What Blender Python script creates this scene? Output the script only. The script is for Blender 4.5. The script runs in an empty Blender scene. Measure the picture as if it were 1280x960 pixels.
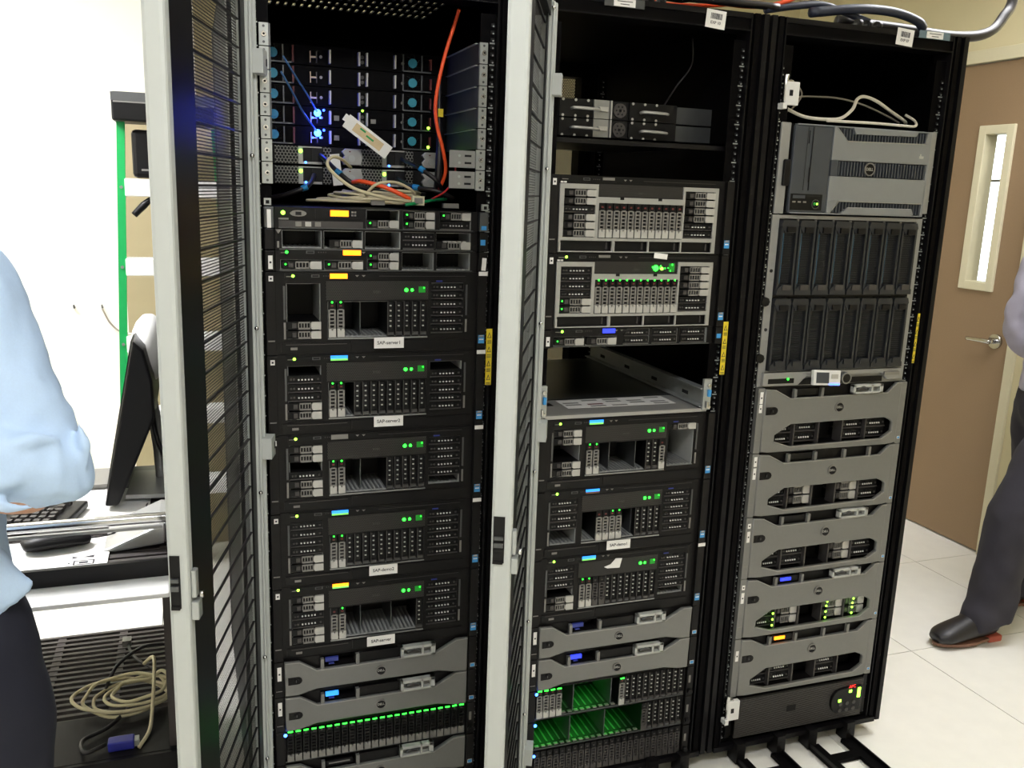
import bpy, bmesh, math, random
from mathutils import Vector, Matrix
random.seed(7)
scene = bpy.context.scene
C = bpy.context.collection

# ------------------------------------------------------------------ camera
CAM = Vector((-0.0813, -1.9392, 1.5697))
YAW, PITCH, ROLL, FPX = 0.34549, -0.21144, 0.0353, 1122.67
_f = Vector((math.sin(YAW)*math.cos(PITCH), math.cos(YAW)*math.cos(PITCH), math.sin(PITCH)))
_r = Vector((math.cos(YAW), -math.sin(YAW), 0)); _u = _r.cross(_f)
_R = math.cos(ROLL)*_r + math.sin(ROLL)*_u
_U = -math.sin(ROLL)*_r + math.cos(ROLL)*_u
cd = bpy.data.cameras.new('camera'); cam = bpy.data.objects.new('camera', cd); C.objects.link(cam)
m = Matrix((_R, _U, -_f)).transposed().to_4x4(); m.translation = CAM
cam.matrix_world = m
cd.sensor_width = 36; cd.lens = FPX/1280*36; cd.clip_start = 0.02
scene.camera = cam

# ------------------------------------------------------------------ world, exposure
w = bpy.data.worlds.new('World'); scene.world = w; w.use_nodes = True
w.node_tree.nodes['Background'].inputs[0].default_value = (1.0, 0.985, 0.95, 1)
w.node_tree.nodes['Background'].inputs[1].default_value = 0.25
scene.view_settings.view_transform = 'Standard'
scene.view_settings.look = 'None'
scene.view_settings.gamma = 1.0
scene.view_settings.use_curve_mapping = False
scene.view_settings.exposure = 0.35
LAMP_RIGHT = 18.0    # the one near the brown door
LAMP = 14.5          # strength of the ceiling light diffusers
LAMP_BACK = 45.0    # the one over the corner with the cart

# ------------------------------------------------------------------ materials
def lin(c):
    c = c/255.0
    return c/12.92 if c <= 0.04045 else ((c+0.055)/1.055)**2.4
MATS = {}
def mat(name, rgb, rough=0.5, metal=0.0, var=0.06, scale=40.0, bump=0.0, spec=0.5, emit=None, estr=0.0, coat=0.0):
    if name in MATS: return MATS[name]
    M = bpy.data.materials.new(name); M.use_nodes = True
    nt = M.node_tree; b = nt.nodes['Principled BSDF']
    col = tuple(lin(v) for v in rgb)
    tc = nt.nodes.new('ShaderNodeTexCoord'); nz = nt.nodes.new('ShaderNodeTexNoise')
    nz.inputs['Scale'].default_value = scale; nz.inputs['Detail'].default_value = 3
    nt.links.new(tc.outputs['Object'], nz.inputs['Vector'])
    mx = nt.nodes.new('ShaderNodeMix'); mx.data_type = 'RGBA'
    mx.inputs[6].default_value = (*[v*(1-var) for v in col], 1)
    mx.inputs[7].default_value = (*[min(1, v*(1+var)) for v in col], 1)
    nt.links.new(nz.outputs['Fac'], mx.inputs[0]); nt.links.new(mx.outputs[2], b.inputs['Base Color'])
    b.inputs['Roughness'].default_value = rough; b.inputs['Metallic'].default_value = metal
    b.inputs['Specular IOR Level'].default_value = spec
    if coat: b.inputs['Coat Weight'].default_value = coat
    if bump:
        bp = nt.nodes.new('ShaderNodeBump'); bp.inputs['Strength'].default_value = bump; bp.inputs['Distance'].default_value = 0.01
        nt.links.new(nz.outputs['Fac'], bp.inputs['Height']); nt.links.new(bp.outputs[0], b.inputs['Normal'])
    if emit:
        b.inputs['Emission Color'].default_value = (*[lin(v) for v in emit], 1); b.inputs['Emission Strength'].default_value = estr
    MATS[name] = M
    return M
mat('rack_black', (8, 7, 8), 0.5, 0, 0.1, spec=0.05)
mat('rack_edge', (16, 15, 17), 0.35, 0.0, 0.1, spec=0.2)
mat('panel_black', (15, 13, 13), 0.48, 0, 0.1, spec=0.25)
mat('chassis', (20, 19, 19), 0.5, 0.0, 0.1, spec=0.2)
mat('black_plastic', (13, 12, 13), 0.42, 0, 0.1, spec=0.25)
mat('void', (8, 8, 9), 0.7, 0, 0.1)
mat('steel', (150, 152, 152), 0.38, 0.75, 0.08)
mat('bay_steel', (172, 174, 172), 0.5, 0.2, 0.1)
mat('dark_steel', (92, 94, 95), 0.4, 0.7, 0.1)
mat('silver_paint', (168, 168, 164), 0.4, 0.35, 0.05)
mat('bezel_gray', (122, 122, 119), 0.42, 0.25, 0.05, 120)
mat('chassis_gray', (150, 150, 147), 0.45, 0.25, 0.05)
mat('strip_silver', (158, 158, 154), 0.35, 0.4, 0.04)
mat('clip_plastic', (182, 184, 180), .35, .1, .04)
mat('tower_gray', (140, 143, 146), 0.38, 0.35, 0.05)
mat('tower_dark', (66, 70, 76), 0.4, 0.1, 0.06)
mat('door_gray', (186, 190, 186), 0.5, 0.0, 0.03)
mat('zinc', (176, 180, 178), 0.35, 0.55, 0.1)
mat('carrier', (132, 130, 126), 0.4, 0.35, 0.06)
mat('carrier_dark', (70, 67, 66), 0.45, 0.2, 0.08)
mat('handle', (186, 185, 180), 0.35, 0.3, 0.05)
mat('white_label', (238, 236, 232), 0.6, 0, 0.02)
mat('ink', (40, 38, 44), 0.7, 0, 0.02)
mat('yellow_label', (226, 200, 40), 0.55, 0, 0.04)
mat('blue_badge', (60, 150, 214), 0.4, 0, 0.05)
mat('floor_tile', (236, 234, 226), 0.35, 0, 0.05, 14, 0.02)
mat('floor_gap', (70, 64, 56), 0.8)
mat('wall_white', (238, 235, 222), 0.85, 0, 0.02, 6)
mat('wall_cream', (206, 196, 158), 0.85, 0, 0.03, 6)
mat('ceiling_white', (225, 222, 212), 0.9, 0, 0.03, 20)
mat('door_brown', (138, 114, 86), 0.6, 0, 0.07, 160)
mat('shade_tan', (158, 145, 112), .7, 0, .06, 8)  # shade behind the ladder, put into the added board's colour
mat('card_blue', (104, 124, 132), .5, 0, .04)
mat('trim_beige', (205, 198, 168), 0.6, 0, 0.03)
mat('chrome', (205, 205, 205), 0.18, 1.0, 0.03)
mat('green_fiber', (0, 150, 74), 0.5, 0, 0.08)
mat('white_metal', (228, 228, 226), 0.45, 0.1, 0.03)
mat('cart_plastic', (54, 48, 46), 0.55, 0, 0.12)
mat('cream_cable', (206, 196, 160), 0.5, 0, 0.04)
mat('white_cable', (214, 208, 192), 0.5, 0, 0.04)
mat('orange_cable', (238, 84, 34), 0.45, 0, 0.05)
mat('red_cable', (180, 40, 34), 0.45, 0, 0.05)
mat('green_cable', (22, 140, 84), 0.45, 0, 0.05)
mat('black_cable', (28, 25, 27), 0.4, 0, 0.08)
mat('navy_cable', (50, 55, 72), 0.4, 0, 0.08)
mat('blue_plug', (26, 130, 190), 0.4, 0, 0.05)
mat('vga_blue', (34, 40, 140), 0.4, 0, 0.05)
mat('teal_fan', (40, 140, 160), 0.5, 0, 0.1)
mat('red_plastic', (96, 30, 28), 0.5, 0, 0.05)
mat('paper', (240, 239, 234), 0.7, 0, 0.02)
mat('tan_paper', (214, 192, 150), 0.7, 0, 0.12, 60)
mat('key_black', (58, 54, 52), 0.5, 0, 0.06)
mat('shirt_blue', (184, 208, 236), 0.85, 0, 0.05, 300, 0.02)
mat('shirt_lavender', (172, 168, 184), 0.85, 0, 0.05, 300, 0.02)
mat('trousers_navy', (22, 24, 38), 0.9, 0, 0.1, 200)
mat('trousers_gray', (50, 48, 56), 0.9, 0, 0.1, 200)
mat('skin_tone', (196, 150, 124), 0.55, 0, 0.06)
mat('hair_dark', (48, 36, 28), 0.6, 0, 0.2, 90, 0.3)
mat('shoe_black', (24, 22, 26), 0.45, 0, 0.08)
mat('sole_brown', (120, 84, 66), 0.6, 0, 0.08)
mat('glass_clear', (230, 235, 235), 0.05, 0, 0.0)
mat('blade_sheen', (58, 120, 160), 0.25, 0.3, 0.15)  # blue paint for light reflected along the blade edges
mat('blade_dark', (40, 42, 46), 0.4, 0.1, 0.12)
mat('screen_black', (12, 12, 14), 0.15)
mat('plate_top', (110, 114, 114), 0.3, 0.85, 0.15, 8)
def glow(name, rgb, s):
    return mat(name, rgb, 0.4, 0, 0.02, emit=rgb, estr=s)
glow('led_green', (40, 255, 50), 5.0)
glow('led_lime', (150, 255, 60), 5.0)
glow('led_blue', (40, 70, 255), 9.0)
glow('led_white_blue', (60, 120, 255), 7.0)
glow('lcd_orange', (255, 140, 20), 2.2)
glow('lcd_blue', (40, 130, 235), 1.5)
glow('lcd_royal', (45, 60, 235), 1.3)
glow('lcd_green', (110, 190, 90), 1.0)
glow('lcd_dimblue', (40, 50, 120), 0.2)
glow('led_red', (255, 40, 30), 1.4)
glow('led_dimgreen', (20, 140, 36), 0.2)
def ceiling_lamp_mat(name, s): return mat(name, (245, 245, 235), 0.6, 0, 0.0, emit=(252, 252, 255), estr=s)
ceiling_lamp_mat('diffuser_front', LAMP); ceiling_lamp_mat('diffuser_right', LAMP_RIGHT); ceiling_lamp_mat('diffuser_back', LAMP_BACK)
mat('window_daylight', (240, 250, 255), 0.5, 0, 0.0, emit=(236, 250, 255), estr=3.2)

def perforated(name, rgb, pitch, r):
    M = mat(name, rgb, 0.45, 0.1); nt = M.node_tree; b = nt.nodes['Principled BSDF']
    N = nt.nodes.new; L = nt.links.new
    tc = N('ShaderNodeTexCoord'); sp = N('ShaderNodeSeparateXYZ'); L(tc.outputs['Object'], sp.inputs[0])
    def mth(op, a, bb=None):
        n = N('ShaderNodeMath'); n.operation = op
        for i, v in enumerate((a, bb)):
            if v is None: continue
            if isinstance(v, (int, float)): n.inputs[i].default_value = v
            else: L(v, n.inputs[i])
        return n.outputs[0]
    v = mth('MULTIPLY', sp.outputs['Z'], 1/(pitch*0.866)); row = mth('FLOOR', v)
    odd = mth('MULTIPLY', mth('FLOORED_MODULO', row, 2.0), 0.5)
    u = mth('ADD', mth('MULTIPLY', sp.outputs['X'], 1/pitch), odd)
    fu = mth('SUBTRACT', mth('FRACT', u), 0.5); fv = mth('MULTIPLY', mth('SUBTRACT', mth('FRACT', v), 0.5), 0.866)
    d = mth('SQRT', mth('ADD', mth('MULTIPLY', fu, fu), mth('MULTIPLY', fv, fv)))
    hole = mth('LESS_THAN', d, r)
    tr = N('ShaderNodeBsdfTransparent'); ms = N('ShaderNodeMixShader')
    L(hole, ms.inputs[0]); L(b.outputs[0], ms.inputs[1]); L(tr.outputs[0], ms.inputs[2])
    L(ms.outputs[0], nt.nodes['Material Output'].inputs['Surface'])
    return M
perforated('door_mesh', (40, 36, 38), 0.0062, 0.40)
perforated('rear_mesh', (30, 28, 28), 0.0062, 0.34)
perforated('grille_mesh', (52, 50, 48), 0.0040, 0.30)
perforated('psu_mesh', (128, 128, 122), 0.0075, 0.40)
def glassmat():
    M = MATS['glass_clear']; nt = M.node_tree
    tr = nt.nodes.new('ShaderNodeBsdfTransparent'); gl = nt.nodes.new('ShaderNodeBsdfGlossy'); gl.inputs['Roughness'].default_value = 0.02
    ms = nt.nodes.new('ShaderNodeMixShader'); ms.inputs[0].default_value = 0.08
    nt.links.new(tr.outputs[0], ms.inputs[1]); nt.links.new(gl.outputs[0], ms.inputs[2])
    nt.links.new(ms.outputs[0], nt.nodes['Material Output'].inputs['Surface'])
glassmat()

# ------------------------------------------------------------------ mesh helpers
class MB:
    def __init__(s): s.v = []; s.f = []; s.m = []; s.ms = []; s.sm = []
    def mi(s, m):
        if m not in s.ms: s.ms.append(m)
        return s.ms.index(m)
    def add(s, vs, fs, m, smooth=False):
        o = len(s.v); s.v += [tuple(v) for v in vs]; k = s.mi(m)
        for f in fs: s.f.append([i+o for i in f]); s.m.append(k); s.sm.append(smooth)
        return s
    def box(s, x0, x1, y0, y1, z0, z1, m):
        vs = [(x, y, z) for x in (x0, x1) for y in (y0, y1) for z in (z0, z1)]
        return s.add(vs, [(0,1,3,2),(4,6,7,5),(0,4,5,1),(2,3,7,6),(0,2,6,4),(1,5,7,3)], m)
    def prism(s, poly, y0, y1, m):          # outline in xz, counter-clockwise seen from -y
        n = len(poly)
        vs = [(x, y0, z) for x, z in poly]+[(x, y1, z) for x, z in poly]
        fs = [tuple(range(n)), tuple(range(2*n-1, n-1, -1))]+[(i, i+n, (i+1) % n+n, (i+1) % n) for i in range(n)]
        return s.add(vs, fs, m)
    def hprism(s, poly, z0, z1, m):         # outline in xy
        n = len(poly)
        vs = [(x, y, z0) for x, y in poly]+[(x, y, z1) for x, y in poly]
        fs = [tuple(range(n-1, -1, -1)), tuple(range(n, 2*n))]+[(i, (i+1) % n, (i+1) % n+n, i+n) for i in range(n)]
        return s.add(vs, fs, m)
    def cyl(s, c, axis, r, h, m, n=16, r2=None):
        r2 = r if r2 is None else r2
        ax = Vector({'x': (1,0,0), 'y': (0,1,0), 'z': (0,0,1)}[axis]); a = Vector((0,0,1)) if axis != 'z' else Vector((1,0,0))
        b = ax.cross(a); c = Vector(c); vs = []
        for k, rr in ((0, r), (1, r2)):
            for i in range(n):
                t = 2*math.pi*i/n; vs.append(c+ax*h*k+(a*math.cos(t)+b*math.sin(t))*rr)
        fs = [(i, (i+1) % n, (i+1) % n+n, i+n) for i in range(n)]
        s.add(vs, fs, m, True)
        o = len(s.v)-2*n; k = s.mi(m)
        s.f.append([o+i for i in range(n-1, -1, -1)]); s.m.append(k); s.sm.append(False)
        s.f.append([o+n+i for i in range(n)]); s.m.append(k); s.sm.append(False)
        return s
    def ring(s, c, r0, r1, y0, y1, m, n=20):   # annulus facing -y
        cx, cz = c; vs = []
        for r, y in ((r0, y0), (r1, y0), (r1, y1), (r0, y1)):
            for i in range(n):
                t = 2*math.pi*i/n; vs.append((cx+r*math.cos(t), y, cz+r*math.sin(t)))
        fs = []
        for k in range(4):
            for i in range(n):
                fs.append((k*n+i, k*n+(i+1) % n, ((k+1) % 4)*n+(i+1) % n, ((k+1) % 4)*n+i))
        return s.add(vs, fs, m, False)
    def tube(s, pts, r, m, n=8, res=6, closed=False):
        P = [Vector(p) for p in pts]; L = len(P); Q = []
        rs = r if isinstance(r, (list, tuple)) else [r]*L; RR = []
        for i in range(L if closed else L-1):
            p0 = P[(i-1) % L] if (closed or i > 0) else P[0]*2-P[1]
            p1 = P[i]; p2 = P[(i+1) % L]
            p3 = P[(i+2) % L] if (closed or i < L-2) else P[-1]*2-P[-2]
            for k in range(res):
                t = k/res
                Q.append(0.5*((2*p1)+(p2-p0)*t+(2*p0-5*p1+4*p2-p3)*t*t+(3*p1-p0-3*p2+p3)*t**3)); RR.append(rs[i]*(1-t)+rs[(i+1) % L]*t)
        if not closed: Q.append(P[-1]); RR.append(rs[-1])
        N = len(Q); vs = []; up = None
        for i in range(N):
            a = Q[(i-1) % N] if (closed or i > 0) else Q[0]; b = Q[(i+1) % N] if (closed or i < N-1) else Q[-1]
            d = (b-a).normalized()
            if up is None: up = d.orthogonal().normalized()
            up = (up-d*up.dot(d)); up = up.normalized() if up.length > 1e-6 else d.orthogonal().normalized()
            sd = d.cross(up)
            for k in range(n):
                t = 2*math.pi*k/n; vs.append(Q[i]+(up*math.cos(t)+sd*math.sin(t))*RR[i])
        fs = []
        for i in range(N if closed else N-1):
            j = (i+1) % N
            for k in range(n): fs.append((i*n+k, i*n+(k+1) % n, j*n+(k+1) % n, j*n+k))
        if not closed: fs += [tuple(range(n-1, -1, -1)), tuple((N-1)*n+k for k in range(n))]
        return s.add(vs, fs, m, True)
    def loft(s, secs, m, n=20, res=5):    # secs: (centre, rx, ry, dir_x vector) ellipses, caps closed
        out = []; L = len(secs)
        for i in range(L-1):
            for k in range(res):
                t = k/res; tt = t
                g = lambda j: secs[max(0, min(L-1, j))]
                def cr(a, b, c, d): return 0.5*((2*b)+(c-a)*t+(2*a-5*b+4*c-d)*t*t+(3*b-a-3*c+d)*t**3)
                c = cr(Vector(g(i-1)[0]), Vector(g(i)[0]), Vector(g(i+1)[0]), Vector(g(i+2)[0]))
                out.append((c, cr(g(i-1)[1], g(i)[1], g(i+1)[1], g(i+2)[1]), cr(g(i-1)[2], g(i)[2], g(i+1)[2], g(i+2)[2]),
                            Vector(g(i)[3]).lerp(Vector(g(i+1)[3]), t)))
        out.append((Vector(secs[-1][0]), secs[-1][1], secs[-1][2], Vector(secs[-1][3])))
        N = len(out); vs = []
        for i, (c, rx, ry, dx) in enumerate(out):
            d = (out[min(N-1, i+1)][0]-out[max(0, i-1)][0]).normalized()
            X = (dx-d*dx.dot(d)).normalized(); Y = d.cross(X)
            for k in range(n):
                t = 2*math.pi*k/n; vs.append(c+X*max(rx, 1e-4)*math.cos(t)+Y*max(ry, 1e-4)*math.sin(t))
        fs = [(i*n+k, i*n+(k+1) % n, (i+1)*n+(k+1) % n, (i+1)*n+k) for i in range(N-1) for k in range(n)]
        fs += [tuple(range(n-1, -1, -1)), tuple((N-1)*n+k for k in range(n))]
        return s.add(vs, fs, m, True)
    def ball(s, c, r, m, nu=14, nv=9):
        rx, ry, rz = r if isinstance(r, tuple) else (r, r, r); vs = [(c[0], c[1], c[2]+rz)]
        for j in range(1, nv):
            p = math.pi*j/nv
            for i in range(nu):
                t = 2*math.pi*i/nu; vs.append((c[0]+rx*math.sin(p)*math.cos(t), c[1]+ry*math.sin(p)*math.sin(t), c[2]+rz*math.cos(p)))
        vs.append((c[0], c[1], c[2]-rz)); e = len(vs)-1; fs = []
        for i in range(nu): fs.append((0, 1+i, 1+(i+1) % nu)); fs.append((e, e-nu+(i+1) % nu, e-nu+i))
        for j in range(nv-2):
            for i in range(nu): fs.append((1+j*nu+i, 1+(j+1)*nu+i, 1+(j+1)*nu+(i+1) % nu, 1+j*nu+(i+1) % nu))
        return s.add(vs, fs, m, True)
    def mesh(s, name):
        me = bpy.data.meshes.new(name); me.from_pydata(s.v, [], s.f)
        for k in s.ms: me.materials.append(MATS[k])
        me.polygons.foreach_set('material_index', s.m); me.polygons.foreach_set('use_smooth', s.sm); me.update()
        return me
    def build(s, name, parent=None, loc=(0,0,0), bevel=0):
        return link(name, s.mesh(name), parent, loc, bevel)
def link(name, me, parent=None, loc=(0,0,0), bevel=0, rot=None):
    o = bpy.data.objects.new(name, me); C.objects.link(o); o.location = loc
    if rot: o.rotation_euler = rot
    if parent: o.parent = parent
    if bevel:
        b = o.modifiers.new('bevel', 'BEVEL'); b.width = bevel; b.segments = 2; b.limit_method = 'ANGLE'; b.angle_limit = 0.7
    return o
def tag(o, label, cat, group=None):
    o['label'] = label; o['category'] = cat
    if group: o['group'] = group
    return o
def thing(name, label, cat, loc=(0,0,0), rz=0, group=None):
    o = bpy.data.objects.new(name, None); C.objects.link(o); o.location = loc; o.rotation_euler = (0, 0, rz); o.empty_display_size = 0.05
    return tag(o, label, cat, group)
def struct(o): o['kind'] = 'structure'; return o
def P(name, parent, *boxes, bevel=0, loc=(0,0,0)):   # a part from boxes
    mb = MB()
    for b in boxes: mb.box(*b)
    return mb.build(name, parent, loc, bevel)
def plate_mesh(name, outlines, thick, bev, m):
    """flat plate with holes, outlines in xz, lying between y=-thick and 0, rounded rims"""
    cu = bpy.data.curves.new(name, 'CURVE'); cu.dimensions = '2D'; cu.fill_mode = 'BOTH'
    cu.extrude = thick/2-bev; cu.bevel_depth = bev; cu.bevel_resolution = 1; cu.offset = -bev
    for o in outlines:
        sp = cu.splines.new('POLY'); sp.points.add(len(o)-1); sp.use_cyclic_u = True
        for p, (x, z) in zip(sp.points, o): p.co = (x, z, 0, 1)
    ob = bpy.data.objects.new(name, cu); C.objects.link(ob)
    dg = bpy.context.evaluated_depsgraph_get(); dg.update()
    me = bpy.data.meshes.new_from_object(ob.evaluated_get(dg)); bpy.data.objects.remove(ob)
    me.transform(Matrix.Translation((0, -thick/2, 0)) @ Matrix.Rotation(math.pi/2, 4, 'X'))
    me.materials.clear(); me.materials.append(MATS[m])
    return me
TXT = {}
def text_mesh(s, size, m):
    k = (s, size, m)
    if k in TXT: return TXT[k]
    cu = bpy.data.curves.new('lettering', 'FONT'); cu.body = s; cu.size = size; cu.align_x = 'CENTER'; cu.align_y = 'CENTER'; cu.extrude = 0.0002; cu.offset = size*0.01
    ob = bpy.data.objects.new('lettering', cu); C.objects.link(ob)
    dg = bpy.context.evaluated_depsgraph_get(); dg.update()
    me = bpy.data.meshes.new_from_object(ob.evaluated_get(dg)); bpy.data.objects.remove(ob)
    me.transform(Matrix.Rotation(math.pi/2, 4, 'X')); me.materials.clear(); me.materials.append(MATS[m])
    TXT[k] = me
    return me
def lettering(s, size, m, parent, loc, rot=None): return link('lettering', text_mesh(s, size, m), parent, loc, rot=rot)
CACHE = {}
def cached(key, fn):
    if key not in CACHE: CACHE[key] = fn().mesh(key)
    return CACHE[key]

U = 0.04445
RX = [0.0, 0.6256, 1.2322]; EX = 0.0612; Z0 = 0.07
OFF = [0.68, 0.68, 0.0]
def UZ(u): return Z0+u*U
def at(rack, lx, y, u): return (RX[rack]+EX+lx, y, UZ(u))

# ================================================================== THE ROOM
XL, XR, YF, YB, ZC = -2.6, 3.30, -3.6, 2.55, 2.75
fl = struct(P('floor', None, (XL-.1, XR+1.6, YF-.1, YB+1.2, -0.06, -0.004, 'floor_gap')))
TX, TY = 0.635, 0.655
tile = MB().box(0.0015, TX-.0015, 0.0015, TY-.0015, -0.03, 0, 'floor_tile').mesh('tile')
i0 = math.floor((XL-2.31)/TX); j0 = math.floor((YF-.36)/TY)
for i in range(i0, 3):
    for j in range(j0, 5):
        o = link('tile', tile, fl, (2.31+i*TX, .36+j*TY, 0))
struct(P('ceiling', None, (XL-.1, XR+1.6, YF-.1, YB+1.2, ZC, ZC+.1, 'ceiling_white')))
struct(P('wall_left', None, (XL-.1, XL, YF, YB, 0, ZC, 'wall_white')))
struct(P('wall_front', None, (XL, XR, YF-.1, YF, 0, ZC, 'wall_white')))
struct(P('wall_back', None, (XL, -0.135, YB, YB+.1, 0, ZC, 'wall_white'), (-0.135, -0.035, YB, YB+.30, 0, ZC, 'wall_white')))
struct(P('wall_recess', None, (-0.035, XR+.1, YB+.20, YB+.30, 0, ZC, 'wall_cream')))
DY0, DY1, DZ = 1.015, 1.93, 2.20
struct(P('wall_right', None, (XR, XR+.12, YF, DY0-.05, 0, ZC, 'wall_cream'), (XR, XR+.12, DY1+.05, YB+.20, 0, ZC, 'wall_cream'),
         (XR, XR+.12, DY0-.05, DY1+.05, DZ+.06, ZC, 'wall_cream')))
struct(P('trim_1', None, (XR-.012, XR+.12, DY0-.05, DY0-.004, 0, DZ+.06, 'trim_beige'), (XR-.012, XR+.12, DY1+.004, DY1+.05, 0, DZ+.06, 'trim_beige'),
         (XR-.012, XR+.12, DY0-.004, DY1+.004, DZ+.004, DZ+.06, 'trim_beige'), bevel=.003))
# the brown door with its narrow window and lever
d1 = thing('door_1', 'brown wooden door with narrow vision window in the right wall', 'door', (XR+.01, DY0, 0)); struct(d1)
WY0, WY1, WZ0, WZ1 = 0.165, 0.285, 1.235, 1.895
P('door_leaf', d1, (0, .045, 0, WY0, .008, DZ, 'door_brown'), (0, .045, WY1, DY1-DY0, .008, DZ, 'door_brown'),
  (0, .045, WY0, WY1, .008, WZ0, 'door_brown'), (0, .045, WY0, WY1, WZ1, DZ, 'door_brown'))
t = .035
P('window_frame', d1, (-.014, .06, WY0-t, WY0+.004, WZ0-t, WZ1+t, 'trim_beige'), (-.014, .06, WY1-.004, WY1+t, WZ0-t, WZ1+t, 'trim_beige'),
  (-.014, .06, WY0, WY1, WZ0-t, WZ0+.004, 'trim_beige'), (-.014, .06, WY0, WY1, WZ1-.004, WZ1+t, 'trim_beige'), bevel=.003)
P('pane', d1, (.02, .025, WY0, WY1, WZ0, WZ1, 'glass_clear'))
hb = MB(); hb.cyl((-.012, .075, .985), 'x', .033, .012, 'chrome', 24); hb.cyl((-.05, .075, .985), 'x', .011, .045, 'chrome', 16)
ho = hb.build('handle', d1)
lv = MB(); lv.tube([(-.048, .065, .985), (-.052, .10, .986), (-.050, .15, .984), (-.046, .195, .982)], [.011, .0105, .0095, .009], 'chrome', 10)
lv.build('lever', ho)
# hallway behind the door
struct(P('wall_hallway', None, (4.75, 4.85, 0.2, 3.7, 0, ZC, 'wall_white')))
w1 = struct(P('window_1', None, (4.70, 4.72, 1.8, 3.4, 1.0, 2.45, 'window_daylight')))
P('window_frame', w1, (4.66, 4.70, 1.77, 3.43, 1.73, 1.745, 'dark_steel'), (4.66, 4.74, 1.77, 1.80, .97, 2.48, 'trim_beige'), (4.66, 4.74, 3.40, 3.43, .97, 2.48, 'trim_beige'),
  (4.66, 4.74, 1.8, 3.4, .97, 1.0, 'trim_beige'), (4.66, 4.74, 1.8, 3.4, 2.45, 2.48, 'trim_beige'))
# ceiling lights
for n, (x, y, dm, lab) in enumerate((( 0.15, -1.75, 'diffuser_front', 'fluorescent ceiling light above the aisle in front of the left rack'),
                        (2.62, .12, 'diffuser_right', 'fluorescent ceiling light above the aisle near the brown door'),
                        (-1.25, 0.9, 'diffuser_back', 'fluorescent ceiling light above the cart by the white wall'))):
    L = thing('ceiling_light', lab, 'light', (x, y, ZC), group='ceiling lights')
    P('frame', L, (-.62, -.60, -.31, .31, -.03, 0, 'white_metal'), (.60, .62, -.31, .31, -.03, 0, 'white_metal'), (-.60, .60, -.31, -.29, -.03, 0, 'white_metal'), (-.60, .60, .29, .31, -.03, 0, 'white_metal'))
    P('diffuser', L, (-.60, .60, -.29, .29, -.02, -.005, dm))

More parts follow.
